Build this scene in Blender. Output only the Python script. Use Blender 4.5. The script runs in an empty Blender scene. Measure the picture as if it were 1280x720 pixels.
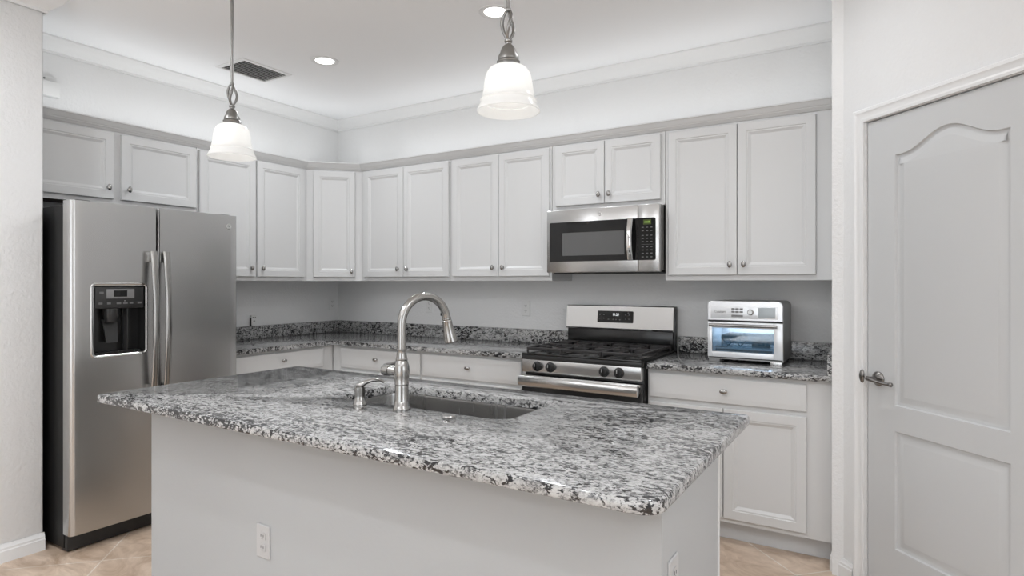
import bpy, bmesh, math, random
from mathutils import Vector, Matrix
random.seed(7)
PI = math.pi
S = bpy.context.scene
COL = S.collection

# ------------------------------------------------------------------ camera, world, lights, exposure
cam_d = bpy.data.cameras.new('camera')
cam = bpy.data.objects.new('camera', cam_d); COL.objects.link(cam)
cam.location = (4.268, -3.902, 1.36)
cam.rotation_euler = (PI/2, 0, math.radians(31.61))
cam_d.sensor_width = 36.0
cam_d.lens = 36.0*760.4/1280.0
cam_d.shift_y = -7.0/1280.0
cam_d.clip_start = 0.02
S.camera = cam

K_CAN, K_DOOR, K_WIN, K_TOP_FILL, K_UP, K_WORLD, K_REAR = 0.52, 0.86, 1.0, 0.25, 0.74, 0.8, 0.92
W = bpy.data.worlds.new('daylight'); S.world = W; W.use_nodes = True
W.node_tree.nodes['Background'].inputs[0].default_value = (0.93, 0.97, 1.0, 1)
W.node_tree.nodes['Background'].inputs[1].default_value = 1.3*K_WORLD

S.view_settings.view_transform = 'Standard'
S.view_settings.look = 'None'
S.view_settings.gamma = 1.0
S.view_settings.use_curve_mapping = False
S.view_settings.exposure = 0.0

CEIL = 2.82
CAN_POWER = 13.0*K_CAN
def area_light(name, loc, rot, sx, sy, power, color=(1, 1, 1), spread=PI):
    d = bpy.data.lights.new(name, 'AREA'); d.shape = 'RECTANGLE'; d.size = sx; d.size_y = sy
    d.energy = power; d.color = color; d.spread = spread
    o = bpy.data.objects.new(name, d); COL.objects.link(o); o.location = loc; o.rotation_euler = rot
    return o
# area lamps as daylight through the sliding door and window added behind the camera
area_light('added_door_fill', (3.6, -7.93, 1.22), (PI/2, 0, 0), 3.4, 2.3, 45*K_DOOR, (0.95, 0.99, 1.045))
area_light('added_window_fill', (7.93, -4.1, 1.55), (PI/2, 0, PI/2), 2.2, 1.5, 22*K_WIN, (0.95, 0.99, 1.045))

# hidden area lamps added above the wall cabinets to brighten wall and ceiling
for loc, rz, ln in (((2.35, -0.20, 2.345), 0, 3.3), ((0.20, -1.55, 2.345), PI/2, 1.8), ((0.33, -0.33, 2.345), PI/4, 0.5)):
    area_light('cabinet_top_fill', loc, (PI, 0, rz), ln, 0.16, (12.0 if rz == 0 else 16.0)*K_TOP_FILL*ln/3.3, (0.97, 0.99, 1.01))

# ------------------------------------------------------------------ node material helpers
def mat(name, col=(0.8, 0.8, 0.8), rough=0.5, metal=0.0, spec=0.5, emit=None, es=0.0, coat=0.0, bump=None, ior=None):
    m = bpy.data.materials.new(name); m.use_nodes = True
    nt = m.node_tree; b = nt.nodes['Principled BSDF']
    b.inputs['Base Color'].default_value = (*col, 1)
    b.inputs['Roughness'].default_value = rough
    b.inputs['Metallic'].default_value = metal
    b.inputs['Specular IOR Level'].default_value = spec
    if coat: b.inputs['Coat Weight'].default_value = coat; b.inputs['Coat Roughness'].default_value = 0.08
    if emit: b.inputs['Emission Color'].default_value = (*emit, 1); b.inputs['Emission Strength'].default_value = es
    if bump:
        sc, dist, strength = bump
        tc = nt.nodes.new('ShaderNodeTexCoord'); n = nt.nodes.new('ShaderNodeTexNoise')
        n.inputs['Scale'].default_value = sc; n.inputs['Detail'].default_value = 3
        bp = nt.nodes.new('ShaderNodeBump'); bp.inputs['Distance'].default_value = dist; bp.inputs['Strength'].default_value = strength
        nt.links.new(tc.outputs['Object'], n.inputs['Vector']); nt.links.new(n.outputs['Fac'], bp.inputs['Height'])
        nt.links.new(bp.outputs['Normal'], b.inputs['Normal'])
    return m

def steel(name, col, rough, scale=(2, 2, 300), dr=0.08, aniso=0.5, bs=0.0):
    """brushed metal: noise stretched along the grain varies roughness and the normal a little"""
    m = mat(name, col, rough, 1.0)
    nt = m.node_tree; b = nt.nodes['Principled BSDF']
    tc = nt.nodes.new('ShaderNodeTexCoord'); mp = nt.nodes.new('ShaderNodeMapping'); mp.inputs['Scale'].default_value = scale
    n = nt.nodes.new('ShaderNodeTexNoise'); n.inputs['Scale'].default_value = 1; n.inputs['Detail'].default_value = 2
    mr = nt.nodes.new('ShaderNodeMapRange'); mr.inputs['To Min'].default_value = rough-dr; mr.inputs['To Max'].default_value = rough+dr
    bp = nt.nodes.new('ShaderNodeBump'); bp.inputs['Distance'].default_value = 0.0004; bp.inputs['Strength'].default_value = bs
    L = nt.links.new
    L(tc.outputs['Object'], mp.inputs['Vector']); L(mp.outputs['Vector'], n.inputs['Vector'])
    L(n.outputs['Fac'], mr.inputs['Value']); L(mr.outputs['Result'], b.inputs['Roughness'])
    L(n.outputs['Fac'], bp.inputs['Height']); L(bp.outputs['Normal'], b.inputs['Normal'])
    return m

def granite_material():
    m = bpy.data.materials.new('granite'); m.use_nodes = True
    nt = m.node_tree; b = nt.nodes['Principled BSDF']; L = nt.links.new
    tc = nt.nodes.new('ShaderNodeTexCoord')
    mp = nt.nodes.new('ShaderNodeMapping'); mp.inputs['Rotation'].default_value = (0, 0, math.radians(-28)); mp.inputs['Scale'].default_value = (0.62, 1.25, 1.0)
    L(tc.outputs['Object'], mp.inputs['Vector'])
    def noise(scale, detail, rough=0.6, dist=0.0, vec=None):
        n = nt.nodes.new('ShaderNodeTexNoise'); n.inputs['Scale'].default_value = scale; n.inputs['Detail'].default_value = detail
        n.inputs['Roughness'].default_value = rough; n.inputs['Distortion'].default_value = dist
        L(vec or mp.outputs['Vector'], n.inputs['Vector']); return n.outputs['Fac']
    def ramp(fac, stops):
        r = nt.nodes.new('ShaderNodeValToRGB'); cr = r.color_ramp
        cr.elements[0].position, cr.elements[0].color = stops[0][0], (*stops[0][1], 1)
        cr.elements[1].position, cr.elements[1].color = stops[-1][0], (*stops[-1][1], 1)
        for p, c in stops[1:-1]:
            e = cr.elements.new(p); e.color = (*c, 1)
        L(fac, r.inputs[0]); return r.outputs[0]
    def mix(kind, fac, a, c):
        x = nt.nodes.new('ShaderNodeMix'); x.data_type = 'RGBA'; x.blend_type = kind
        if isinstance(fac, float): x.inputs[0].default_value = fac
        else: L(fac, x.inputs[0])
        for i, v in ((6, a), (7, c)):
            if isinstance(v, tuple): x.inputs[i].default_value = (*v, 1)
            else: L(v, x.inputs[i])
        return x.outputs[2]
    def math_(op, a, c):
        x = nt.nodes.new('ShaderNodeMath'); x.operation = op
        for k, v in ((0, a), (1, c)):
            if isinstance(v, (int, float)): x.inputs[k].default_value = v
            else: L(v, x.inputs[k])
        return x.outputs[0]
    def grains(scale, dist):
        """random value per crystal grain, the grain outlines roughened by noise"""
        nz = nt.nodes.new('ShaderNodeTexNoise'); nz.inputs['Scale'].default_value = scale*0.8; nz.inputs['Detail'].default_value = 2
        L(mp.outputs['Vector'], nz.inputs['Vector'])
        sc = nt.nodes.new('ShaderNodeVectorMath'); sc.operation = 'SCALE'; sc.inputs['Scale'].default_value = dist; L(nz.outputs['Color'], sc.inputs[0])
        ad = nt.nodes.new('ShaderNodeVectorMath'); ad.operation = 'ADD'; L(mp.outputs['Vector'], ad.inputs[0]); L(sc.outputs[0], ad.inputs[1])
        v = nt.nodes.new('ShaderNodeTexVoronoi'); v.inputs['Scale'].default_value = scale; L(ad.outputs[0], v.inputs['Vector'])
        se = nt.nodes.new('ShaderNodeSeparateColor'); L(v.outputs['Color'], se.inputs[0]); return se.outputs[0]
    big = noise(3.0, 3, 0.55, 0.8); midn = noise(28, 4, 0.68, 0.8); streak = noise(52, 5, 0.7, 0.8)
    g1 = grains(170, 0.010); g2 = grains(320, 0.005)
    # grain value: mostly the clouds, broken up by the crystals
    val = math_('ADD', math_('MULTIPLY', midn, 0.75), math_('ADD', math_('MULTIPLY', g1, 0.20), math_('MULTIPLY', g2, 0.16)))
    c = ramp(val, [(0.37, (0.08, 0.08, 0.081)), (0.445, (0.175, 0.175, 0.174)), (0.53, (0.34, 0.338, 0.332)), (0.70, (0.50, 0.498, 0.49))])
    # black flecks: streaky noise + crystals, denser in some patches
    dk = math_('ADD', math_('ADD', math_('MULTIPLY', streak, 0.80), math_('MULTIPLY', g1, 0.13)), math_('MULTIPLY', big, -0.34))
    dark = ramp(dk, [(0.228, (1, 1, 1)), (0.254, (0.9, 0.9, 0.9)), (0.270, (0, 0, 0))])
    c = mix('MIX', dark, c, (0.018, 0.018, 0.020))
    L(c, b.inputs['Base Color'])
    b.inputs['Roughness'].default_value = 0.11
    b.inputs['Specular IOR Level'].default_value = 0.6
    b.inputs['Coat Weight'].default_value = 0.1; b.inputs['Coat Roughness'].default_value = 0.03; b.inputs['Coat IOR'].default_value = 1.55
    return m

def tile_material():
    m = bpy.data.materials.new('floor_tile'); m.use_nodes = True
    nt = m.node_tree; b = nt.nodes['Principled BSDF']; L = nt.links.new
    tc = nt.nodes.new('ShaderNodeTexCoord')
    mp = nt.nodes.new('ShaderNodeMapping'); mp.vector_type = 'TEXTURE'
    mp.inputs['Location'].default_value = (3.91, -0.804, 0); mp.inputs['Rotation'].default_value = (0, 0, math.radians(-45))
    L(tc.outputs['Object'], mp.inputs['Vector'])
    br = nt.nodes.new('ShaderNodeTexBrick'); br.offset = 0; br.squash = 1
    br.inputs['Scale'].default_value = 1; br.inputs['Brick Width'].default_value = 0.457; br.inputs['Row Height'].default_value = 0.457
    br.inputs['Mortar Size'].default_value = 0.0035; br.inputs['Mortar Smooth'].default_value = 0.1
    br.inputs['Color1'].default_value = (0.57, 0.440, 0.335, 1); br.inputs['Color2'].default_value = (0.63, 0.495, 0.385, 1)
    br.inputs['Mortar'].default_value = (0.70, 0.63, 0.55, 1)
    L(mp.outputs['Vector'], br.inputs['Vector'])
    m2 = nt.nodes.new('ShaderNodeMapping'); m2.inputs['Scale'].default_value = (1.1, 2.2, 1); m2.inputs['Rotation'].default_value = (0, 0, 0.5)
    L(tc.outputs['Object'], m2.inputs['Vector'])
    n = nt.nodes.new('ShaderNodeTexNoise'); n.inputs['Scale'].default_value = 3.2; n.inputs['Detail'].default_value = 8; n.inputs['Distortion'].default_value = 1.6; n.inputs['Roughness'].default_value = 0.62
    L(m2.outputs['Vector'], n.inputs['Vector'])
    r = nt.nodes.new('ShaderNodeValToRGB'); cr = r.color_ramp
    cr.elements[0].position = 0.36; cr.elements[0].color = (0.70, 0.64, 0.58, 1)
    cr.elements[1].position = 0.66; cr.elements[1].color = (1.22, 1.26, 1.30, 1)
    L(n.outputs['Fac'], r.inputs[0])
    x = nt.nodes.new('ShaderNodeMix'); x.data_type = 'RGBA'; x.blend_type = 'MULTIPLY'; x.inputs[0].default_value = 0.9
    L(br.outputs['Color'], x.inputs[6]); L(r.outputs[0], x.inputs[7]); L(x.outputs[2], b.inputs['Base Color'])
    bp = nt.nodes.new('ShaderNodeBump'); bp.inputs['Distance'].default_value = 0.002; bp.inputs['Strength'].default_value = 0.4; bp.invert = True
    L(br.outputs['Fac'], bp.inputs['Height']); L(bp.outputs['Normal'], b.inputs['Normal'])
    b.inputs['Roughness'].default_value = 0.38
    return m

M = {}
M['wall'] = mat('wall_paint', (0.77, 0.77, 0.765), 0.75, spec=0.25, bump=(60, 0.004, 0.7))
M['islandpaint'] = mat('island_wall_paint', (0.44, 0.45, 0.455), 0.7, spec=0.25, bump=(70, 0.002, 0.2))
M['ceiling'] = mat('ceiling_paint', (0.92, 0.925, 0.93), 0.85, spec=0.2)
M['trim'] = mat('white_trim_paint', (0.78, 0.78, 0.775), 0.4, spec=0.4)
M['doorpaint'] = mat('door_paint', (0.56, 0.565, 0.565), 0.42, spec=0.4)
M['cab'] = mat('cabinet_paint', (0.66, 0.66, 0.655), 0.36, spec=0.45)
M['kick'] = mat('toe_kick_paint', (0.62, 0.625, 0.63), 0.5)
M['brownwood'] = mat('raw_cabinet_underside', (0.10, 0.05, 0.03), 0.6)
M['granite'] = granite_material()
M['tile'] = tile_material()
M['fridge'] = steel('brushed_stainless_steel', (0.53, 0.527, 0.52), 0.27, (1.2, 1.2, 900), 0.006)
M['steelx'] = steel('brushed_stainless_steel_bright', (0.56, 0.557, 0.55), 0.25, (1.2, 1.2, 900), 0.008)
M['nickel'] = steel('brushed_nickel', (0.37, 0.363, 0.35), 0.20, (150, 150, 3), 0.03)
M['chrome'] = mat('polished_chrome', (0.75, 0.75, 0.74), 0.08, 1.0)
M['darkmetal'] = mat('satin_dark_nickel', (0.22, 0.21, 0.20), 0.25, 1.0)
M['sinksteel'] = steel('sink_steel', (0.36, 0.357, 0.35), 0.27, (60, 3, 3), 0.015)
M['pend'] = mat('antique_brushed_nickel', (0.27, 0.265, 0.255), 0.35, 1.0)
M['case'] = mat('black_textured_case', (0.010, 0.010, 0.010), 0.42, spec=0.25, bump=(400, 0.001, 0.3))
M['black'] = mat('black_enamel', (0.012, 0.012, 0.012), 0.22)
M['blackmatte'] = mat('matte_black_plastic', (0.02, 0.02, 0.02), 0.5)
M['iron'] = mat('cast_iron', (0.020, 0.018, 0.018), 0.5, bump=(300, 0.001, 0.3))
M['blackglass'] = mat('black_glass', (0.008, 0.008, 0.008), 0.05, spec=0.35)
M['screenglass'] = mat('perforated_window_glass', (0.11, 0.11, 0.11), 0.08, spec=0.4)
M['darkgrey'] = mat('dark_grey_plastic', (0.030, 0.030, 0.030), 0.3, spec=0.35)
M['midgrey'] = mat('grey_plastic', (0.20, 0.20, 0.20), 0.35)
M['lightgrey'] = mat('light_grey_print', (0.42, 0.42, 0.42), 0.4)
M['greyprint'] = mat('dim_grey_print', (0.13, 0.13, 0.13), 0.4)
M['whiteplastic'] = mat('white_plastic', (0.74, 0.74, 0.73), 0.35)
M['greyplate'] = mat('pale_grey_plastic', (0.49, 0.49, 0.49), 0.4)
M['slot'] = mat('outlet_slot', (0.05, 0.05, 0.05), 0.6)
M['greenlcd'] = mat('green_clock_digits', (0.1, 0.3, 0.02), 0.3, emit=(0.45, 0.60, 0.10), es=0.55)
M['greenglow'] = mat('green_clock_window', (0.03, 0.04, 0.012), 0.2, emit=(0.08, 0.11, 0.02), es=0.35)
M['whitelcd'] = mat('white_clock_digits', (0.6, 0.6, 0.6), 0.3, emit=(0.9, 0.93, 0.95), es=1.0)
M['toaststeel'] = mat('satin_silver_housing', (0.74, 0.74, 0.75), 0.32, 0.85)
M['toastface'] = mat('pale_satin_control_panel', (0.80, 0.82, 0.84), 0.25, 0.35)
M['toastlcd'] = mat('pale_grey_lcd', (0.42, 0.46, 0.48), 0.12)
M['bluedark'] = mat('dark_blue_grey_metal', (0.05, 0.11, 0.15), 0.3, 0.4)
M['cavity'] = mat('oven_lining', (0.72, 0.80, 0.86), 0.35, 0.1)
M['food'] = mat('pale_tray_paper', (0.62, 0.66, 0.68), 0.5)
M['redbrown'] = mat('dark_burner_cap', (0.035, 0.024, 0.022), 0.4)
M['drain'] = mat('drain_strainer', (0.35, 0.35, 0.34), 0.25, 1.0)
def glass_material(name, tint, alpha):
    m = bpy.data.materials.new(name); m.use_nodes = True; nt = m.node_tree; nt.nodes.clear(); L = nt.links.new
    out = nt.nodes.new('ShaderNodeOutputMaterial'); tr = nt.nodes.new('ShaderNodeBsdfTransparent'); tr.inputs[0].default_value = (*tint, 1)
    gl = nt.nodes.new('ShaderNodeBsdfGlossy'); gl.inputs['Roughness'].default_value = 0.03
    fr = nt.nodes.new('ShaderNodeFresnel'); fr.inputs[0].default_value = 1.5
    ad = nt.nodes.new('ShaderNodeMath'); ad.operation = 'ADD'; ad.inputs[1].default_value = alpha
    mx = nt.nodes.new('ShaderNodeMixShader')
    L(fr.outputs[0], ad.inputs[0]); L(ad.outputs[0], mx.inputs[0]); L(tr.outputs[0], mx.inputs[1]); L(gl.outputs[0], mx.inputs[2]); L(mx.outputs[0], out.inputs[0])
    return m
M['glass'] = glass_material('oven_window_glass', (0.85, 0.93, 0.98), 0.12)
M['pane'] = glass_material('window_pane_glass', (0.97, 0.98, 0.98), 0.0)
def shade_material():
    m = bpy.data.materials.new('frosted_lit_glass'); m.use_nodes = True; nt = m.node_tree; nt.nodes.clear(); L = nt.links.new
    out = nt.nodes.new('ShaderNodeOutputMaterial')
    tl = nt.nodes.new('ShaderNodeBsdfTranslucent'); tl.inputs[0].default_value = (0.93, 0.93, 0.92, 1)
    df = nt.nodes.new('ShaderNodeBsdfPrincipled'); df.inputs['Base Color'].default_value = (0.86, 0.86, 0.85, 1); df.inputs['Roughness'].default_value = 0.25
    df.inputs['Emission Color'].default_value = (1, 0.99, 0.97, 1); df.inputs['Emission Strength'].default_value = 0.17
    mx = nt.nodes.new('ShaderNodeMixShader'); mx.inputs[0].default_value = 0.5
    L(tl.outputs[0], mx.inputs[1]); L(df.outputs[0], mx.inputs[2]); L(mx.outputs[0], out.inputs[0])
    return m
M['shade'] = shade_material()
M['bulb'] = mat('lit_bulb', (1, 1, 1), 0.5, emit=(1, 0.98, 0.95), es=4.0)
M['canlens'] = mat('lit_downlight_lens', (1, 1, 1), 0.5, emit=(1, 0.985, 0.96), es=6.0)

# ------------------------------------------------------------------ mesh helpers
def obj(name, bm, m, parent=None, smooth=None, label=None):
    bmesh.ops.recalc_face_normals(bm, faces=bm.faces[:])
    me = bpy.data.meshes.new(name); bm.to_mesh(me); bm.free()
    ms = m if isinstance(m, (list, tuple)) else [m]
    for k in ms: me.materials.append(k)
    o = bpy.data.objects.new(name, me); COL.objects.link(o)
    if parent is not None: o.parent = parent
    if smooth is not None:
        me.polygons.foreach_set('use_smooth', [True]*len(me.polygons))
        me.set_sharp_from_angle(angle=math.radians(smooth))
    if label: o['label'] = label
    return o
def thing(name, label, cat, loc=(0, 0, 0), rz=0, group=None):
    o = bpy.data.objects.new(name, None); COL.objects.link(o); o.empty_display_size = 0.1
    o.location = loc; o.rotation_euler = (0, 0, rz); o['label'] = label; o['category'] = cat
    if group: o['group'] = group
    return o
def tag(o, label, cat, group=None, kind=None):
    o['label'] = label; o['category'] = cat
    if group: o['group'] = group
    if kind: o['kind'] = kind
    return o
def struct(o): o['kind'] = 'structure'; return o
def B(): return bmesh.new()
def bx(bm, x0, x1, y0, y1, z0, z1, bev=0.0, seg=2, mi=0):
    b2 = bmesh.new()
    vs = [b2.verts.new((x, y, z)) for x in (x0, x1) for y in (y0, y1) for z in (z0, z1)]
    for f in ((0, 1, 3, 2), (4, 6, 7, 5), (0, 4, 5, 1), (2, 3, 7, 6), (0, 2, 6, 4), (1, 5, 7, 3)):
        b2.faces.new([vs[i] for i in f])
    if bev > 0:
        bmesh.ops.bevel(b2, geom=b2.edges[:], offset=bev, segments=seg, affect='EDGES', profile=0.5)
    for f in b2.faces: f.material_index = mi
    merge(bm, b2); return bm
def merge(bm, b2, mx=None):
    me = bpy.data.meshes.new('tmp'); b2.to_mesh(me); b2.free()
    if mx is not None: me.transform(mx)
    bm.from_mesh(me); bpy.data.meshes.remove(me)
def box(name, x0, x1, y0, y1, z0, z1, m, parent=None, bev=0.0, seg=2, label=None):
    return obj(name, bx(B(), x0, x1, y0, y1, z0, z1, bev, seg), m, parent, 35 if bev else None, label)
def loops(bm, rings, close=True, cap0=False, cap1=False, mi=0):
    """bridge consecutive rings of equal length"""
    R = [[bm.verts.new(p) for p in r] for r in rings]
    n = len(R[0])
    for a, b in zip(R, R[1:]):
        for i in range(n if close else n-1):
            j = (i+1) % n
            f = bm.faces.new((a[i], a[j], b[j], b[i])); f.material_index = mi
    if cap0: bm.faces.new(R[0][::-1]).material_index = mi
    if cap1: bm.faces.new(R[-1]).material_index = mi
    return R
def lathe(bm, prof, seg=32, mx=None, sx=1.0, sy=1.0, cap=True):
    b2 = bmesh.new()
    rings = [[(r*math.cos(2*PI*i/seg)*sx, r*math.sin(2*PI*i/seg)*sy, z) for i in range(seg)] for r, z in prof]
    loops(b2, rings, cap0=cap, cap1=cap)
    merge(bm, b2, mx); return bm
def tube(bm, pts, r, seg=12, cap=True):
    """tube along points; r scalar or list"""
    P = [Vector(p) for p in pts]; n = len(P)
    rs = r if isinstance(r, (list, tuple)) else [r]*n
    T = [(P[min(i+1, n-1)]-P[max(i-1, 0)]).normalized() for i in range(n)]
    up = Vector((0, 0, 1)) if abs(T[0].z) < 0.9 else Vector((1, 0, 0))
    N = (up-T[0]*up.dot(T[0])).normalized(); rings = []
    for i in range(n):
        N = (N-T[i]*N.dot(T[i])).normalized(); Bn = T[i].cross(N)
        rings.append([tuple(P[i]+(N*math.cos(2*PI*k/seg)+Bn*math.sin(2*PI*k/seg))*rs[i]) for k in range(seg)])
    loops(bm, rings, cap0=cap, cap1=cap); return bm
def prism(bm, poly, z0, z1, bev=0.0):
    b2 = bmesh.new()
    loops(b2, [[(x, y, z0) for x, y in poly], [(x, y, z1) for x, y in poly]], cap0=True, cap1=True)
    if bev: bmesh.ops.bevel(b2, geom=b2.edges[:], offset=bev, segments=2, affect='EDGES', profile=0.5)
    merge(bm, b2); return bm
def sweep(bm, path, prof, closed=False, mapf=None):
    """sweep a profile (offset to the LEFT of travel, height) along a 2-D path with mitred corners"""
    n = len(path); P = [Vector(p) for p in path]; rings = []
    for i in range(n):
        d0 = (P[i]-P[i-1]).normalized() if (i > 0 or closed) else None
        d1 = (P[(i+1) % n]-P[i]).normalized() if (i < n-1 or closed) else None
        if d0 is None: d0 = d1
        if d1 is None: d1 = d0
        n0 = Vector((-d0.y, d0.x)); n1 = Vector((-d1.y, d1.x)); m = (n0+n1)
        m = m/m.length; m = m/max(0.2, m.dot(n0))
        ring = []
        for o, h in prof:
            q = P[i]+m*o
            ring.append(mapf(q.x, q.y, h) if mapf else (q.x, q.y, h))
        rings.append(ring)
    if closed: rings.append(rings[0])
    b2 = bmesh.new(); loops(b2, rings, close=True, cap0=not closed, cap1=not closed)
    if closed: bmesh.ops.remove_doubles(b2, verts=b2.verts[:], dist=1e-6)
    merge(bm, b2); return bm
def rrect(x0, x1, y0, y1, r, ins=0.0, seg=6):
    """counter-clockwise rounded rectangle, r may be four radii (x1y1, x0y1, x0y0, x1y0)"""
    rs = r if isinstance(r, (list, tuple)) else [r]*4; pts = []
    cs = ((x1, y1, 0), (x0, y1, PI/2), (x0, y0, PI), (x1, y0, 3*PI/2))
    for (cx, cy, a0), rr in zip(cs, rs):
        rr = max(rr, 0.0005); sx = 1 if cx == x1 else -1; sy = 1 if cy == y1 else -1
        ox, oy = cx-sx*rr, cy-sy*rr; q = max(rr-ins, 0.0002) if rr > ins else 0.0002
        ox2, oy2 = (ox, oy) if rr > ins else (cx-sx*(ins+0.0002), cy-sy*(ins+0.0002))
        for k in range(seg+1):
            a = a0+PI/2*k/seg
            pts.append((ox2+q*math.cos(a), oy2+q*math.sin(a)))
    return pts
def text(s, size, m, parent, loc, rot, name='lettering', depth=0.0004, align='CENTER', sx=1.0):
    cu = bpy.data.curves.new('t', 'FONT'); cu.body = s; cu.size = size; cu.extrude = depth
    cu.align_x = align; cu.align_y = 'CENTER'; cu.resolution_u = 2
    to = bpy.data.objects.new('t', cu); COL.objects.link(to)
    dg = bpy.context.evaluated_depsgraph_get(); dg.update()
    me = bpy.data.meshes.new_from_object(to.evaluated_get(dg)); bpy.data.objects.remove(to); me.name = name
    me.materials.clear(); me.materials.append(m)
    o = bpy.data.objects.new(name, me); COL.objects.link(o); o.parent = parent
    o.location = loc; o.rotation_euler = rot; o.scale = (sx, 1, 1)
    return o
def copy_tree(o, parent=None):
    c = o.copy(); COL.objects.link(c)
    if parent is not None: c.parent = parent
    for ch in [k for k in ALL() if k.parent == o]: copy_tree(ch, c)
    return c
def ALL(): return list(bpy.data.objects)

# ------------------------------------------------------------------ the room
T0 = (4.05, -0.66)                      # corner where the diagonal pantry wall starts
RT = math.sqrt(0.5)
struct(box('floor', -0.2, 8.2, -8.2, 0.2, -0.12, 0.0, M['tile']))
struct(box('ceiling', -0.2, 8.2, -8.2, 0.2, CEIL, CEIL+0.12, M['ceiling']))
struct(box('wall_back', -0.12, 4.17, 0.0, 0.12, 0, CEIL, M['wall']))
struct(box('wall_left', -0.12, 0.0, -2.51, 0.0, 0, CEIL, M['wall']))
struct(box('wall_fridge_side', -0.12, 0.61, -8.0, -2.512, 0, CEIL, M['wall'], bev=0.012, seg=3))
struct(box('wall_right', 4.052, 4.17, -0.71, -0.002, 0, CEIL, M['wall']))
bm = B()
PW = 1.75                               # length of the diagonal wall
for x0, x1, z0, z1 in ((0.0, 0.197, 0, CEIL), (0.197, 0.963, 2.068, CEIL), (0.963, PW, 0, CEIL)):
    bx(bm, x0, x1, 0.0, 0.115, z0, z1)
pw = struct(obj('wall_pantry', bm, M['wall'])); pw.location = (*T0, 0); pw.rotation_euler = (0, 0, -PI/4)
E1 = (T0[0]+PW*RT, T0[1]-PW*RT)
struct(box('wall_hall', E1[0]+0.002, 8.0, E1[1], E1[1]+0.12, 0, CEIL, M['wall']))
bm = B()                                # far side wall with an opening for the added window
for a in ((-8.0, E1[1], 0, 0.8), (-8.0, E1[1], 2.3, CEIL), (-8.0, -5.2, 0.8, 2.3), (-3.0, E1[1], 0.8, 2.3)):
    bx(bm, 8.0, 8.12, a[0], a[1], a[2], a[3])
struct(obj('wall_living', bm, M['wall']))
bm = B()
for a in ((0.61, 1.9, 0, CEIL), (5.3, 8.0, 0, CEIL), (1.9, 5.3, 2.4, CEIL)):
    bx(bm, a[0], a[1], -8.12, -8.002, a[2], a[3])
struct(obj('wall_rear', bm, M['wall']))
# sliding glass door and window added unseen behind the camera to bring light
def framed(name, horiz, a0, a1, z0, z1, c, n):
    bm = B(); t = 0.05
    def bar(u0, u1, w0, w1):
        if horiz: bx(bm, u0, u1, c-0.03, c+0.03, w0, w1, 0.004)
        else: bx(bm, c-0.03, c+0.03, u0, u1, w0, w1, 0.004)
    bar(a0, a1, z0, z0+t); bar(a0, a1, z1-t, z1)
    for k in range(n+1):
        u = a0+(a1-a0-t)*k/n; bar(u, u+t, z0+t, z1-t)
    f = struct(obj(name, bm, M['trim'], None, 35))
    bm = B()
    if horiz: bx(bm, a0+t, a1-t, c-0.004, c+0.004, z0+t, z1-t)
    else: bx(bm, c-0.004, c+0.004, a0+t, a1-t, z0+t, z1-t)
    obj('window_pane', bm, M['pane'], f)
framed('added_window_1', True, 1.91, 5.29, 0.0, 2.39, -8.05, 3)
framed('added_window_2', False, -5.19, -3.01, 0.81, 2.29, 8.05, 2)

# ceiling crown (runs along every wall of the kitchen)
crown = [(0.0, -0.0004), (0.078, -0.0004), (0.078, -0.012), (0.066, -0.022), (0.058, -0.036), (0.040, -0.052), (0.024, -0.062), (0.018, -0.070), (0.010, -0.074), (0.010, -0.088), (0.0, -0.088)]
bm = B()
path = [(4.052, -0.002), (0.002, -0.002), (0.002, -2.508), (0.614, -2.508), (0.614, -7.9)]
sweep(bm, path, [(o, CEIL+h) for o, h in crown])
struct(obj('trim_1', bm, M['trim'], None, 30))
# baseboards
bb = [(0.0, 0.0), (0.014, 0.0), (0.014, 0.055), (0.011, 0.060), (0.011, 0.070), (0.006, 0.078), (0.004, 0.088), (0.0, 0.088)]
bm = B(); sweep(bm, [(0.60, -2.511), (0.611, -2.511), (0.611, -7.9)][1:], bb)
struct(obj('baseboard_left', bm, M['trim'], None, 30))
bm = B()
p1 = (T0[0]+0.135*RT, T0[1]-0.135*RT)
nrm = (-RT, -RT)
sweep(bm, [(p1[0]+nrm[0]*.001, p1[1]+nrm[1]*.001), (T0[0]-0.0005, T0[1]-0.0015)][::1], [(o, h) for o, h in bb])
struct(obj('baseboard_right', bm, M['trim'], None, 30))
# door casing round the pantry door
cas = [(0.0, 0.0), (0.0, 0.010), (0.010, 0.013), (0.018, 0.010), (0.030, 0.012), (0.040, 0.018), (0.052, 0.018), (0.057, 0.012), (0.057, 0.0)]
bm = B()
sweep(bm, [(0.197, 0.0), (0.197, 2.067), (0.963, 2.067), (0.963, 0.0)], [(o, h) for o, h in cas], mapf=lambda a, b, h: (a, -h-0.0005, b))
bx(bm, 0.1975, 0.2005, 0.0, 0.11, 0, 2.067); bx(bm, 0.9595, 0.9625, 0.0, 0.11, 0, 2.067); bx(bm, 0.1975, 0.9625, 0.0, 0.11, 2.0645, 2.0675)
tr = struct(obj('trim_2', bm, M['trim'], None, 30)); tr.location = (*T0, 0); tr.rotation_euler = (0, 0, -PI/4)

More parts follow.
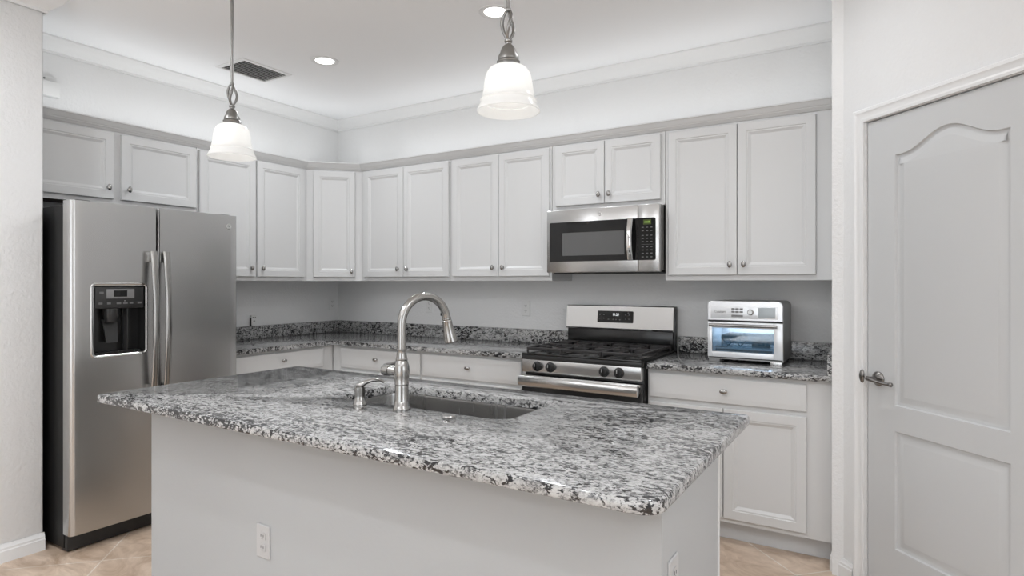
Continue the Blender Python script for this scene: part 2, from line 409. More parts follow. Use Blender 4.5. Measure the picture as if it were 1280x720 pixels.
# ------------------------------------------------------------------ pantry door
def offset_poly(P, d):
    n = len(P); out = []
    for i in range(n):
        a, b, c = Vector(P[i-1]), Vector(P[i]), Vector(P[(i+1) % n])
        d0 = (b-a).normalized(); d1 = (c-b).normalized()
        n0 = Vector((-d0.y, d0.x)); n1 = Vector((-d1.y, d1.x)); m = n0+n1; m = m/m.length
        m = m/max(0.35, m.dot(n0)); q = b+m*d; out.append((q.x, q.y))
    return out
def panelled_slab(x0, x1, z0, z1, thick, panels, prof):
    """front at y=0 with sunk/raised panel outlines (counter-clockwise in x,z), back at y=thick"""
    bm = B()
    out = [(x0, z0), (x1, z0), (x1, z1), (x0, z1)]
    ce = 0.002
    o2 = [(x0+ce, z0+ce), (x1-ce, z0+ce), (x1-ce, z1-ce), (x0+ce, z1-ce)]
    R = loops(bm, [[(x, thick, z) for x, z in out], [(x, ce, z) for x, z in out], [(x, 0, z) for x, z in o2]], cap0=True)
    edges = [bm.edges.get((R[-1][i], R[-1][(i+1) % 4])) for i in range(4)]
    for P in panels:
        rings = [[(x, dep, z) for x, z in offset_poly(P, ins)] for ins, dep in prof]
        Q = loops(bm, rings, cap1=True)
        n = len(P)
        edges += [bm.edges.get((Q[0][i], Q[0][(i+1) % n])) for i in range(n)]
    bmesh.ops.triangle_fill(bm, use_beauty=True, use_dissolve=False, edges=edges)
    return bm
def arch_top(x0, x1, zs, zt, n=28):
    """cathedral curve from right shoulder to left shoulder"""
    pts = []
    for k in range(n+1):
        t = k/n; x = x1+(x0-x1)*t
        u = abs(t-0.5)*2
        pts.append((x, zs+(zt-zs)*(0.5+0.5*math.cos(PI*min(1, u/0.86)))))
    return pts
px0, px1 = 0.345, 0.815
upper = [(px0, 0.845), (px1, 0.845)] + arch_top(px0, px1, 1.893, 1.962)
lower = [(px0, 0.245), (px1, 0.245), (px1, 0.738), (px0, 0.738)]
prof = [(0.0, 0.0), (0.004, 0.008), (0.012, 0.010), (0.020, 0.009), (0.040, 0.002), (0.043, 0.0015)]
bm = panelled_slab(0.203, 0.957, 0.012, 2.060, 0.035, [upper, lower], prof)
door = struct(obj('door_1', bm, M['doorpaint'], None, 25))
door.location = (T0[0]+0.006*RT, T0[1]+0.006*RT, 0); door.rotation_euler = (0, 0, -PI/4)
hd = obj('door_handle', lathe(B(), [(0.0001, 0.0), (0.031, 0.0), (0.031, 0.004), (0.026, 0.009), (0.016, 0.012), (0.011, 0.014), (0.011, 0.045), (0.0001, 0.045)], 32, Matrix.Translation((0.262, -0.0005, 0.945)) @ Matrix.Rotation(PI/2, 4, 'X')), M['darkmetal'], door, 35, 'dark nickel lever handle')
bm = tube(B(), [(0.250, -0.048, 0.947), (0.262, -0.050, 0.946), (0.285, -0.052, 0.942), (0.315, -0.050, 0.938), (0.345, -0.046, 0.937), (0.362, -0.044, 0.937)], [0.010, 0.0105, 0.008, 0.007, 0.007, 0.0075], 14)
lathe(bm, [(0.0001, 0), (0.009, 0.001), (0.0095, 0.012), (0.006, 0.016), (0.0001, 0.017)], 16, Matrix.Translation((0.358, -0.044, 0.937)) @ Matrix.Rotation(PI/2, 4, 'Y'))
obj('lever', bm, M['darkmetal'], hd, 40)
sp = obj('strike_plate', lathe(B(), [(0.0001, -0.001), (0.030, -0.001), (0.028, 0.004), (0.018, 0.009), (0.0001, 0.010)], 28, Matrix.Translation((0.1995, -0.0195, 0.948)) @ Matrix.Rotation(PI/2, 4, 'X'), sx=0.42), M['darkmetal'], tr, 40, 'dark nickel strike plate')

# ------------------------------------------------------------------ cabinets
CP = [(0.0, 0.004), (0.003, 0.0), (0.046, 0.0), (0.049, 0.0035), (0.056, 0.0035), (0.060, 0.006), (0.070, 0.0115), (0.073, 0.0115)]
DP = [(0.0, 0.004), (0.004, 0.0), (0.016, 0.0), (0.022, 0.0), (0.026, 0.0)]
def ring_panel(w, h, prof, thick):
    """rectangular front, lower left at origin, front face at y=-thick"""
    bm = B(); rings = [[(0, 0, 0), (w, 0, 0), (w, 0, h), (0, 0, h)]]
    for i, d in prof:
        rings.append([(i, -thick+d, i), (w-i, -thick+d, i), (w-i, -thick+d, h-i), (i, -thick+d, h-i)])
    loops(bm, rings, cap0=True, cap1=True); return bm
KN = [(0.0001, 0.0), (0.0075, 0.0), (0.0055, 0.004), (0.005, 0.012), (0.010, 0.016), (0.0145, 0.020), (0.0145, 0.024), (0.010, 0.028), (0.0001, 0.029)]
def knob(parent, x, z, y, horiz=False):
    o = obj('knob', lathe(B(), KN, 20, Matrix.Translation((x, y, z)) @ Matrix.Rotation(PI/2, 4, 'X'), sx=1.35 if horiz else 0.85, sy=0.85 if horiz else 1.3), M['nickel'], parent, 50)
    return o
def front(parent, kind, x0, x1, z0, z1, y, kx=None, kz=None, horiz=False):
    """a door or drawer front against the face frame at local y"""
    o = obj(kind, ring_panel(x1-x0, z1-z0, CP if kind == 'door' else [(0.0, 0.006), (0.004, 0.003), (0.018, 0.001), (0.022, 0.0), (0.03, 0.0)], 0.019), M['cab'], parent, 20)
    o.location = (x0, y-0.0006, z0)
    if kx is not None: knob(o, kx-x0, kz-z0, -0.0192, horiz)
    return o
UZ0, UZ1 = 1.372, 2.286
def wall_cabinet(label, loc, rz, x1, z0, doors, d=0.305, group='white wall cabinets'):
    t = thing('wall_cabinet', label, 'cabinet', loc, rz, group)
    bm = B(); bx(bm, 0.0008, x1-0.0008, -d, -0.002, z0+0.02, UZ1)
    # light rail of the face frame drops below the recessed bottom
    bx(bm, 0.0008, x1-0.0008, -d, -d+0.019, z0, z0+0.0202)
    bx(bm, 0.0008, 0.0158, -d+0.019, -0.002, z0, z0+0.0202); bx(bm, x1-0.0158, x1-0.0008, -d+0.019, -0.002, z0, z0+0.0202)
    obj('body', bm, M['cab'], t)
    for (a, b, c, e, kx, kz) in doors: front(t, 'door', a, b, c, e, -d, kx, kz)
    return t
G = 'white wall cabinets with raised moulding doors'
wall_cabinet('white two-door wall cabinet nearest the corner, above the faucet', (0.612, 0, 0), 0, 0.912, UZ0,
    [(0.040, 0.459, 1.402, 2.256, 0.414, 1.465), (0.463, 0.902, 1.402, 2.256, 0.506, 1.465)], group=G)
wall_cabinet('white two-door wall cabinet immediately left of the microwave', (1.526, 0, 0), 0, 0.842, UZ0,
    [(0.025, 0.425, 1.402, 2.256, 0.385, 1.465), (0.429, 0.829, 1.402, 2.256, 0.469, 1.465)], group=G)
wall_cabinet('short white two-door wall cabinet right above the microwave', (2.370, 0, 0), 0, 0.766, 1.829,
    [(0.032, 0.379, 1.861, 2.256, 0.346, 1.918), (0.383, 0.742, 1.861, 2.256, 0.416, 1.918)], group=G)
wall_cabinet('wide white two-door wall cabinet above the toaster oven', (3.138, 0, 0), 0, 0.906, UZ0,
    [(0.021, 0.413, 1.402, 2.254, 0.378, 1.462), (0.417, 0.813, 1.402, 2.254, 0.452, 1.462)], group=G)
t = wall_cabinet('short white two-door wall cabinet right above the refrigerator', (0, -2.506, 0), PI/2, 0.980, 1.829,
    [(0.030, 0.461, 1.859, 2.255, 0.425, 1.925), (0.502, 0.973, 1.859, 2.255, 0.540, 1.925)], group=G)
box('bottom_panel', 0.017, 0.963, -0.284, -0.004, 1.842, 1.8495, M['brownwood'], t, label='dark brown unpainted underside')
wall_cabinet('tall white two-door wall cabinet on the left wall beside the refrigerator', (0, -1.524, 0), PI/2, 0.912, UZ0,
    [(0.013, 0.441, 1.402, 2.256, 0.400, 1.465), (0.455, 0.880, 1.402, 2.256, 0.493, 1.465)], group=G)
# diagonal corner unit
t = thing('wall_cabinet', 'white single-door wall cabinet set diagonally across the room corner', 'cabinet', (0, 0, 0), 0, G)
bm = B(); prism(bm, [(0.002, -0.002), (0.002, -0.6105), (0.305, -0.6105), (0.6105, -0.305), (0.6105, -0.002)], UZ0+0.02, UZ1)
prism(bm, [(0.305, -0.6105), (0.6105, -0.305), (0.597, -0.2915), (0.2915, -0.597)], UZ0, UZ0+0.0202)
obj('body', bm, M['cab'], t)
dd = front(t, 'door', 0, 0.326, 1.402, 2.256, 0, 0.298, 1.448)
fx = (0.305+0.6105)/2; L = 0.186
dd.location = (0.305+0.053*RT+0.0006*RT, -0.6105+0.053*RT-0.0006*RT, 1.402); dd.rotation_euler = (0, 0, PI/4)
# cornice along the top of all the wall cabinets
cp = [(0, 2.270), (0.006, 2.270), (0.010, 2.276), (0.020, 2.284), (0.022, 2.290), (0.026, 2.291), (0.040, 2.312), (0.042, 2.315), (0.046, 2.316), (0.046, 2.324), (0, 2.324)]
bm = B()
yy = -0.3065
sweep(bm, [(4.045, yy), (0.6113, yy), (0.3065, -0.6113), (0.3065, -2.506)], [(o, z) for o, z in cp])
tag(obj('cabinet_cornice', bm, M['cab'], None, 25), 'stepped white cornice strip running along the tops of all the wall cabinets', 'moulding')

# base cabinets
def base_cabinet(label, loc, rz, x1, drawers, doors, back=0.0, post=None):
    t = thing('base_cabinet', label, 'cabinet', loc, rz, 'white base cabinets')
    bm = B(); bx(bm, 0.0008, x1-0.0008, -0.61, -0.002-back, 0.108, 0.882)
    obj('body', bm, M['cab'], t)
    box('toe_kick', 0.0008, x1-0.0008, -0.545, -0.30, 0.001, 0.1075, M['kick'], t)
    for (a, b, c, e, kx, kz) in drawers: front(t, 'drawer', a, b, c, e, -0.61, kx, kz, True)
    for (a, b, c, e, kx, kz) in doors: front(t, 'door', a, b, c, e, -0.61, kx, kz)
    return t
base_cabinet('white base cabinet with one drawer on the left wall, beside the refrigerator', (0, -1.548, 0), PI/2, 0.935,
    [(0.03, 0.833, 0.725, 0.862, 0.463, 0.807)], [(0.03, 0.430, 0.134, 0.702, 0.395, 0.645), (0.434, 0.833, 0.134, 0.702, 0.468, 0.645)])
base_cabinet('white drawer base cabinet in the corner, behind the faucet', (0.612, 0, 0), 0, 0.892,
    [(0.098, 0.883, 0.712, 0.862, 0.478, 0.795)], [(0.098, 0.488, 0.134, 0.694, 0.455, 0.64), (0.492, 0.883, 0.134, 0.694, 0.525, 0.64)])
base_cabinet('white drawer base cabinet immediately left of the range', (1.505, 0, 0), 0, 0.857,
    [(0.011, 0.814, 0.712, 0.862, 0.412, 0.795)], [(0.011, 0.410, 0.134, 0.694, 0.375, 0.64), (0.414, 0.814, 0.134, 0.694, 0.45, 0.64)])
base_cabinet('white base cabinet below the toaster oven, right of the range', (3.134, 0, 0), 0, 0.914,
    [(0.011, 0.803, 0.728, 0.860, 0.416, 0.794)], [(0.011, 0.407, 0.134, 0.702, None, None), (0.411, 0.803, 0.134, 0.702, None, None)])

# ------------------------------------------------------------------ worktops
def splash(t, x0, x1, y0, y1): return box('backsplash', x0, x1, y0, y1, 0.9145, 1.016, M['granite'], t, 0.002)
wt = tag(obj('worktop', prism(B(), [(0.002, -1.552), (0.648, -1.552), (0.648, -0.648), (2.362, -0.648), (2.362, -0.002), (0.002, -0.002)], 0.8825, 0.914, 0.005), M['granite'], None, 35),
    'L-shaped speckled granite worktop running from the refrigerator round the corner to the range', 'worktop')
splash(wt, 0.0225, 2.362, -0.022, -0.002); splash(wt, 0.002, 0.022, -1.552, -0.002)
wt2 = tag(obj('worktop', prism(B(), [(3.133, -0.648), (4.049, -0.648), (4.049, -0.002), (3.133, -0.002)], 0.8825, 0.914, 0.005), M['granite'], None, 35),
    'short speckled granite worktop under the toaster oven, right of the range', 'worktop')
splash(wt2, 3.133, 4.0275, -0.022, -0.002)
obj('side_splash', (lambda b: (loops(b, [[(x, y, z) for y, z in [(-0.002, 0.9145), (-0.645, 0.9145), (-0.645, 0.985), (-0.610, 1.016), (-0.002, 1.016)]] for x in (4.028, 4.049)], cap0=True, cap1=True), b)[1])(B()), M['granite'], wt2)

# island
IX0, IX1, IY0, IY1 = 1.587, 3.878, -2.709, -1.735
HX0, HX1, HY0, HY1 = 2.440, 3.222, -2.242, -1.900
def slab_hole():
    bm = B(); zt, zb = 0.914, 0.8825
    ro = [0.02, 0.02, 0.02, 0.055]
    O = lambda ins, z: [(x, y, z) for x, y in rrect(IX0, IX1, IY0, IY1, ro, ins, 8)]
    H = lambda ins, z: [(x, y, z) for x, y in rrect(HX0, HX1, HY0, HY1, 0.07, ins, 8)]
    Ro = loops(bm, [O(0.004, zb), O(0.001, zb+0.002), O(0, zb+0.005), O(0, zt-0.006), O(0.002, zt-0.002), O(0.006, zt)])
    Rh = loops(bm, [H(0, zb), H(0, zt-0.005), H(-0.002, zt-0.001), H(-0.005, zt)])
    for k in (0, -1):
        n = len(Ro[0]); m = len(Rh[0])
        ed = [bm.edges.get((Ro[k][i], Ro[k][(i+1) % n])) for i in range(n)]+[bm.edges.get((Rh[k][i], Rh[k][(i+1) % m])) for i in range(m)]
        bmesh.ops.triangle_fill(bm, use_beauty=True, use_dissolve=False, edges=ed)
    return bm
tag(obj('island_worktop', slab_hole(), M['granite'], None, 35), 'large speckled granite island worktop with a cut-out for the steel sink', 'worktop')

isl = thing('kitchen_island', 'grey-white painted kitchen island base under the large granite worktop', 'island', (2.785, -2.2, 0))
ox, oy = 2.785, -2.2
bm = B()
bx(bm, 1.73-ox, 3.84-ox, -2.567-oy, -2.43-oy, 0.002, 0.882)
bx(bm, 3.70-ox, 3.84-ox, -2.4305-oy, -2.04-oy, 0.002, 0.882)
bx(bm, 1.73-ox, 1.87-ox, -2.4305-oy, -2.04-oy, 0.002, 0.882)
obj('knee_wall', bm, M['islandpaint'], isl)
box('corner_trim', 3.828-ox, 3.845-ox, -2.0395-oy, -2.034-oy, 0.002, 0.881, M['trim'], isl)
bm = B()
bx(bm, 1.78-ox, 3.772-ox, -2.039-oy, -2.02-oy, 0.108, 0.66)
bx(bm, 1.78-ox, 1.80-ox, -2.02-oy, -1.815-oy, 0.108, 0.882); bx(bm, 3.752-ox, 3.772-ox, -2.033-oy, -1.815-oy, 0.108, 0.882)
bx(bm, 1.78-ox, 3.772-ox, -1.834-oy, -1.815-oy, 0.108, 0.882); bx(bm, 1.80-ox, 3.752-ox, -2.02-oy, -1.834-oy, 0.108, 0.128)
obj('cabinet_box', bm, M['cab'], isl)
box('toe_kick', 1.79-ox, 3.76-ox, -1.90-oy, -1.88-oy, 0.001, 0.1075, M['kick'], isl)
for k in range(4):
    w = (3.752-1.80)/4; xa = 3.752-ox-k*w
    d = front(isl, 'door', 0, w-0.02, 0.134, 0.702, 0, 0.04 if k % 2 else w-0.06, 0.645)
    d.rotation_euler = (0, 0, PI); d.location = (xa-0.01, -1.8144-oy, 0.134)
    d = front(isl, 'drawer', 0, w-0.02, 0.728, 0.862, 0, (w-0.02)/2, 0.795, True)
    d.rotation_euler = (0, 0, PI); d.location = (xa-0.01, -1.8144-oy, 0.728)

# sink, faucet and fittings
bm = B(); zr = 0.882
R_ = lambda ins, z, r=0.07: [(x, y, z) for x, y in rrect(HX0, HX1, HY0, HY1, r, ins, 8)]
R2 = lambda ins, z, r=0.07: [(x, y, z) for x, y in rrect(HX0, HX1, HY0, HY1, r, ins, 8)]
loops(bm, [R_(-0.018, zr-0.0015), R_(-0.018, zr-0.0005), R_(0.004, zr-0.0005), R_(0.006, zr-0.01), R_(0.010, 0.72), R_(0.018, 0.695), R_(0.04, 0.683)], cap1=True)
loops(bm, [R_(-0.018, zr-0.0015), R_(0.0025, zr-0.0025), R_(0.0045, zr-0.01), R_(0.0085, 0.72), R_(0.0165, 0.693), R_(0.04, 0.6805)], cap1=True)
sk = tag(obj('kitchen_sink', bm, M['sinksteel'], None, 40), 'undermount brushed steel sink bowl set in the island worktop', 'sink')
obj('drain', lathe(B(), [(0.0001, 0.684), (0.045, 0.684), (0.045, 0.687), (0.036, 0.687), (0.034, 0.685), (0.0001, 0.685)], 28, Matrix.Translation((2.84, -2.02, 0))), M['drain'], sk, 40)

fa = thing('kitchen_faucet', 'tall gooseneck brushed nickel pull-down faucet behind the island sink', 'faucet', (2.816, -2.283, 0.9143))
FB = [(0.0001, 0), (0.031, 0), (0.031, 0.006), (0.028, 0.011), (0.0265, 0.014), (0.0262, 0.026), (0.0250, 0.028), (0.0245, 0.030), (0.0240, 0.075), (0.0232, 0.084), (0.0245, 0.086), (0.0245, 0.091), (0.0238, 0.093),
      (0.0262, 0.115), (0.0272, 0.135), (0.0262, 0.152), (0.0215, 0.168), (0.0200, 0.171), (0.0210, 0.173), (0.0210, 0.177), (0.0190, 0.179), (0.0172, 0.195), (0.0165, 0.207), (0.0175, 0.209), (0.0175, 0.212), (0.0001, 0.212)]
obj('faucet_body', lathe(B(), FB, 36), M['nickel'], fa, 35)
az = math.radians(72); ux, uy = math.cos(az), math.sin(az); RR = 0.095; zc = 0.300
pts = [(0, 0, 0.211), (0, 0, 0.24), (0, 0, 0.27)]
for k in range(0, 23):
    a = PI*1.02*k/22*0.93
    pts.append((ux*(RR-RR*math.cos(a)), uy*(RR-RR*math.cos(a)), zc+RR*math.sin(a)))
obj('spout_tube', tube(B(), pts, 0.0155, 20), M['nickel'], fa, 50)
e = Vector(pts[-1]); dirv = (Vector(pts[-1])-Vector(pts[-2])).normalized()
rotm = Vector((0, 0, 1)).rotation_difference(dirv).to_matrix().to_4x4()
hp = [(0.0001, 0.001), (0.0168, 0.001), (0.0172, 0.003), (0.0172, 0.006), (0.0155, 0.008), (0.0155, 0.010), (0.0180, 0.013), (0.0185, 0.030), (0.0225, 0.060), (0.0262, 0.084), (0.0268, 0.090), (0.0245, 0.094), (0.0001, 0.093)]
sh = obj('spray_head', lathe(B(), hp, 28, Matrix.Translation(e) @ rotm), M['nickel'], fa, 35)
obj('spray_button', bx(B(), -0.004, 0.004, -0.003, 0.003, -0.006, 0.006, 0.002), M['blackmatte'], fa, 35).location = e+Vector((-0.010, -0.016, 0.012))
hb = lathe(B(), [(0.0001, 0.018), (0.0165, 0.018), (0.0175, 0.036), (0.0185, 0.050), (0.0165, 0.0515), (0.0165, 0.054), (0.0195, 0.055), (0.0200, 0.078), (0.0170, 0.086), (0.0001, 0.088)], 28, Matrix.Translation((0, 0, 0.132)) @ Matrix.Rotation(-PI/2, 4, 'Y'))
obj('handle', hb, M['nickel'], fa, 35)
obj('lever', tube(B(), [(-0.080, 0.002, 0.145), (-0.095, 0.016, 0.146), (-0.098, 0.045, 0.147), (-0.096, 0.080, 0.149)], [0.007, 0.0065, 0.006, 0.0065], 12), M['nickel'], fa, 50)

so = thing('soap_dispenser', 'small brushed nickel soap dispenser pump left of the faucet', 'soap dispenser', (2.629, -2.300, 0.9143))
obj('dispenser_body', lathe(B(), [(0.0001, 0), (0.0255, 0), (0.0255, 0.003), (0.0235, 0.006), (0.0205, 0.016), (0.0185, 0.028), (0.0185, 0.034), (0.0195, 0.046), (0.0205, 0.060), (0.0205, 0.064), (0.0001, 0.066)], 28), M['nickel'], so, 40)
obj('pump_spout', tube(B(), [(-0.012, -0.002, 0.068), (0.006, 0.0, 0.070), (0.016, 0.012, 0.080), (0.030, 0.032, 0.087), (0.046, 0.055, 0.085), (0.054, 0.068, 0.077)], [0.008, 0.011, 0.0085, 0.0065, 0.0055, 0.005], 14), M['nickel'], so, 50)
tag(obj('disposal_button', lathe(B(), [(0.0001, 0.0), (0.0235, 0.0), (0.0245, 0.003), (0.0225, 0.0075), (0.012, 0.009), (0.0001, 0.0092)], 28, Matrix.Translation((3.037, -2.300, 0.9143))), M['nickel'], None, 35), 'low round nickel disposal button on the island worktop right of the faucet', 'button')

# ------------------------------------------------------------------ refrigerator (faces +x)
FY0, FY1 = -2.484, -1.568
fr = thing('refrigerator', 'side-by-side stainless steel refrigerator with black sides and an ice dispenser', 'refrigerator', (0.42, -2.026, 0))
def fb(name, x0, x1, y0, y1, z0, z1, m, bev=0, parent=None, label=None):
    return box(name, x0-0.42, x1-0.42, y0+2.026, y1+2.026, z0, z1, m, parent or fr, bev, 2, label)
fb('body', 0.04, 0.742, FY0+0.006, FY1-0.006, 0.02, 1.752, M['case'], 0.004, label='black textured cabinet')
fb('toe_grille', 0.70, 0.765, FY0+0.012, FY1-0.012, 0.006, 0.085, M['blackmatte'], 0.004)
for y in (FY0+0.07, FY1-0.07): fb('hinge_cover', 0.66, 0.80, y-0.035, y+0.035, 1.7525, 1.779, M['darkgrey'], 0.006)
def contour_door(ya, yb, hole=None):
    """plan outline with rounded vertical edges and a slightly bowed face, extruded; a rectangular recess is cut on request"""
    xf, xb, r = 0.826, 0.752, 0.024
    mid = -2.026; hw = 0.458
    def bow(y): return 0.008*(1-((y-mid)/hw)**2)
    ys = []
    n = 14
    outl = [(xb, ya), (xf-r, ya)]
    rl = r if ya < mid-0.1 else 0.006; rrg = r if yb > mid+0.1 else 0.006
    outl = [(xb, ya), (xf-rl, ya)]
    for k in range(1, 6): a = PI/2*k/6; outl.append((xf-rl+rl*math.sin(a), ya+rl-rl*math.cos(a)))
    cuts = [ya+rl+(yb-ya-rl-rrg)*k/n for k in range(n+1)]
    if hole: cuts = sorted([c for c in cuts if abs(c-hole[0]) > 0.012 and abs(c-hole[1]) > 0.012]+[hole[0], hole[1]])
    outl += [(xf+bow(y)-bow(ya+rl)*(1 if y < ya+rl else 0), y) for y in cuts]
    for k in range(1, 6): a = PI/2*k/6; outl.append((xf-rrg+rrg*math.cos(a), yb-rrg+rrg*math.sin(a)))
    outl += [(xf-rrg, yb), (xb, yb)]
    zs = [0.096, 0.097, 1.771, 1.772]
    if hole: zs = [0.096, 0.097, hole[2], hole[3], 1.771, 1.772]
    bm = B(); rings = []
    for i, z in enumerate(zs):
        s = 0.001 if i in (0, len(zs)-1) else 0
        rings.append([(x-0.42-(s if x > 0.78 else 0), y+2.026+(s if y == ya else -s if y == yb else 0), z) for x, y in outl])
    R = loops(bm, rings, cap0=True, cap1=True)
    if hole:
        bm.faces.ensure_lookup_table(); kill = []
        for f in bm.faces:
            c = f.calc_center_median()
            if hole[2] < c.z < hole[3] and hole[0] < c.y-2.026 < hole[1] and c.x+0.42 > 0.80: kill.append(f)
        bmesh.ops.delete(bm, geom=kill, context='FACES_ONLY')
    return bm
hole = (-2.380, -2.130, 0.986, 1.342)
dl = obj('door', contour_door(FY0, -2.0665, hole), M['fridge'], fr, 30)
dr = obj('door', contour_door(-2.0575, FY1), M['fridge'], fr, 30)
# dispenser
h0, h1, z0, z1 = hole
def db(name, x0, x1, y0, y1, za, zb, m, bev=0, parent=None, label=None): return fb(name, x0, x1, y0, y1, za, zb, m, bev, parent, label)
bm = B()
bx(bm, 0.762-.42, 0.768-.42, h0+2.026, h1+2.026, z0, z1)
bx(bm, 0.768-.42, 0.828-.42, h0+2.026, h0+2.026+0.004, z0, z1); bx(bm, 0.768-.42, 0.828-.42, h1+2.026-0.004, h1+2.026, z0, z1)
bx(bm, 0.768-.42, 0.828-.42, h0+2.026+0.004, h1+2.026-0.004, z0, z0+0.004); bx(bm, 0.768-.42, 0.828-.42, h0+2.026+0.004, h1+2.026-0.004, z1-0.004, z1)
dc = obj('ice_dispenser', bm, M['black'], dl)
# chrome surround
path = [(h0-0.004, z0-0.004), (h1+0.004, z0-0.004), (h1+0.004, z1+0.006), (h0-0.004, z1+0.006)]
pp = []
for (y, z), (r) in zip(rrect(h0-0.002, h1+0.002, z0-0.002, z1+0.004, 0.014, 0, 5), [0]*40): pp.append((y+2.026, z))
bm = B(); sweep(bm, pp[::-1], [(0.0, 0.404), (0.0, 0.414), (0.004, 0.4165), (0.010, 0.4165), (0.013, 0.412), (0.013, 0.404)], closed=True, mapf=lambda a, b, h: (h, a, b))
obj('dispenser_bezel', bm, M['chrome'], dl, 40, 'bright chrome surround of the ice dispenser')
pn = db('control_panel', 0.800, 0.8325, h0+0.006, h1-0.006, 1.224, z1-0.006, M['darkgrey'], 0.004, dc)
db('display_surround', 0.8327, 0.8340, -2.322, -2.185, 1.276, 1.325, M['midgrey'], 0.0004, dc)
db('display_screen', 0.8342, 0.8350, -2.287, -2.222, 1.285, 1.318, M['blackglass'], 0, dc)
for i, (y, w) in enumerate(((-2.35, .018), (-2.31, .018), (-2.262, .022), (-2.23, .022), (-2.20, .018), (-2.158, .02))):
    db('button_icon', 0.8327, 0.8333, y-w/2, y+w/2, 1.246, 1.256, M['greyprint'], 0, dc)
db('button_icon', 0.8327, 0.8333, -2.355, -2.335, 1.300, 1.312, M['greyprint'], 0, dc)
db('button_icon', 0.8327, 0.8333, -2.235, -2.231, 1.261, 1.265, M['lightgrey'], 0, dc)
bm = B()
lathe(bm, [(0.0001, 1.152), (0.028, 1.152), (0.036, 1.19), (0.036, 1.223), (0.0001, 1.223)], 24, Matrix.Translation((0.797-.42, -2.285+2.026, 0)))
obj('ice_chute', bm, M['darkgrey'], dc, 40)
bm = B()
loops(bm, [[(x-.42, y+2.026, z) for x, y, z in r] for r in (((0.775, -2.322, 1.165), (0.775, -2.248, 1.165), (0.785, -2.248, 1.165), (0.785, -2.322, 1.165)), ((0.800, -2.310, 1.045), (0.800, -2.258, 1.045), (0.812, -2.258, 1.045), (0.812, -2.310, 1.045)))], cap0=True, cap1=True)
obj('paddle', bm, M['darkgrey'], dc)
db('divider', 0.770, 0.822, -2.216, -2.212, 0.992, 1.222, M['darkgrey'], 0.001, dc)
bm = B()
for k in range(9): bx(bm, 0.775-.42, 0.826-.42, h0+2.026+0.012+k*0.026, h0+2.026+0.022+k*0.026, 0.9905, 0.998, 0.001)
obj('drip_tray', bm, M['darkgrey'], dc)
# handles: long flat bars bowing away from the doors
for door_o, y0 in ((dl, -2.104), (dr, -2.037)):
    bm = B(); rings = []
    n = 26
    for k in range(n+1):
        t = k/n; z = 0.74+(1.530-0.74)*t
        x = 0.872+0.028*math.sin(PI*t)**0.8 if 0 < t < 1 else 0.872
        w = 0.0165+0.003*(abs(t-0.5)*2)**2; th = 0.009
        rings.append([(x-.42+dx, y0+2.026+dy, z) for dy, dx in [(w*math.sin(a)*abs(math.sin(a))**-0.3 if abs(math.sin(a)) > 1e-6 else 0.0, th*math.cos(a)) for a in [2*PI*q/20 for q in range(20)]]])
    loops(bm, rings, cap0=True, cap1=True)
    for z in (0.748, 1.470): bx(bm, 0.828-.42, 0.872-.42, y0+2.026-0.0125, y0+2.026+0.0125, z, z+0.056, 0.004)
    obj('handle', bm, M['nickel'], door_o, 40, 'bowed satin steel handle')
def badge(parent, loc, rot, r, name='round_badge'):
    b = obj(name, lathe(B(), [(0.0001, 0), (r, 0), (r, 0.002), (r*0.82, 0.0028), (r*0.78, 0.0018), (0.0001, 0.0018)], 28), M['chrome'], parent, 35, 'round chrome badge with monogram')
    b.location = loc; b.rotation_euler = rot
    text('GE', r*0.95, M['darkgrey'], b, (0, 0, 0.0022), (0, 0, 0), 'monogram', 0.0003)
    return b
badge(dr, (0.8292-.42, -1.633+2.026, 1.703), (PI/2, 0, PI/2), 0.017)

# ------------------------------------------------------------------ microwave
MX0, MX1, MZ0, MZ1 = 2.379, 3.130, 1.423, 1.8255
mw = thing('microwave_oven', 'stainless steel over-the-range microwave with a black window and green clock', 'microwave', (2.7545, -0.2, MZ0))
def mb(name, x0, x1, y0, y1, z0, z1, m, bev=0, parent=None, label=None): return box(name, x0-2.7545, x1-2.7545, y0+0.2, y1+0.2, z0-MZ0, z1-MZ0, m, parent or mw, bev, 2, label)
mb('body', MX0, MX1, -0.355, -0.004, MZ0+0.012, MZ1, M['darkmetal'], 0.002)
mb('underside_vent', MX0+0.02, MX1-0.02, -0.34, -0.02, MZ0-0.006, MZ0+0.0118, M['blackmatte'], 0.002)
md = mb('door', MX0, 2.9985, -0.400, -0.3555, MZ0, MZ1, M['steelx'], 0.005)
mc = mb('control_side', 3.0005, MX1, -0.400, -0.3555, MZ0, MZ1, M['steelx'], 0.005)
bm = B(); pr = rrect(2.402-2.7545, 2.9975-2.7545, 1.493-MZ0, 1.745-MZ0, (0.001, 0.010, 0.010, 0.001))
loops(bm, [[(x, -0.2002, z) for x, z in pr], [(x, -0.2035, z) for x, z in pr]], cap0=True, cap1=True)
gl = obj('window', bm, M['blackglass'], md, 30, 'black glass door window')
mb('screen_area', 2.495, 2.915, -0.4042, -0.4037, 1.530, 1.676, M['screenglass'], 0, gl)
bm = B(); pr = rrect(3.0015-2.7545, 3.109-2.7545, 1.493-MZ0, 1.745-MZ0, (0.010, 0.001, 0.001, 0.010))
loops(bm, [[(x, -0.2002, z) for x, z in pr], [(x, -0.2030, z) for x, z in pr]], cap0=True, cap1=True)
kp = obj('keypad', bm, M['blackglass'], mc, 30)
mb('clock_window', 3.033, 3.082, -0.4036, -0.4032, 1.705, 1.734, M['greenglow'], 0, kp)
text('10:08', 0.017, M['greenlcd'], kp, (3.058-2.7545, -0.2038, 1.7195-MZ0), (PI/2, 0, 0), 'clock_digits')
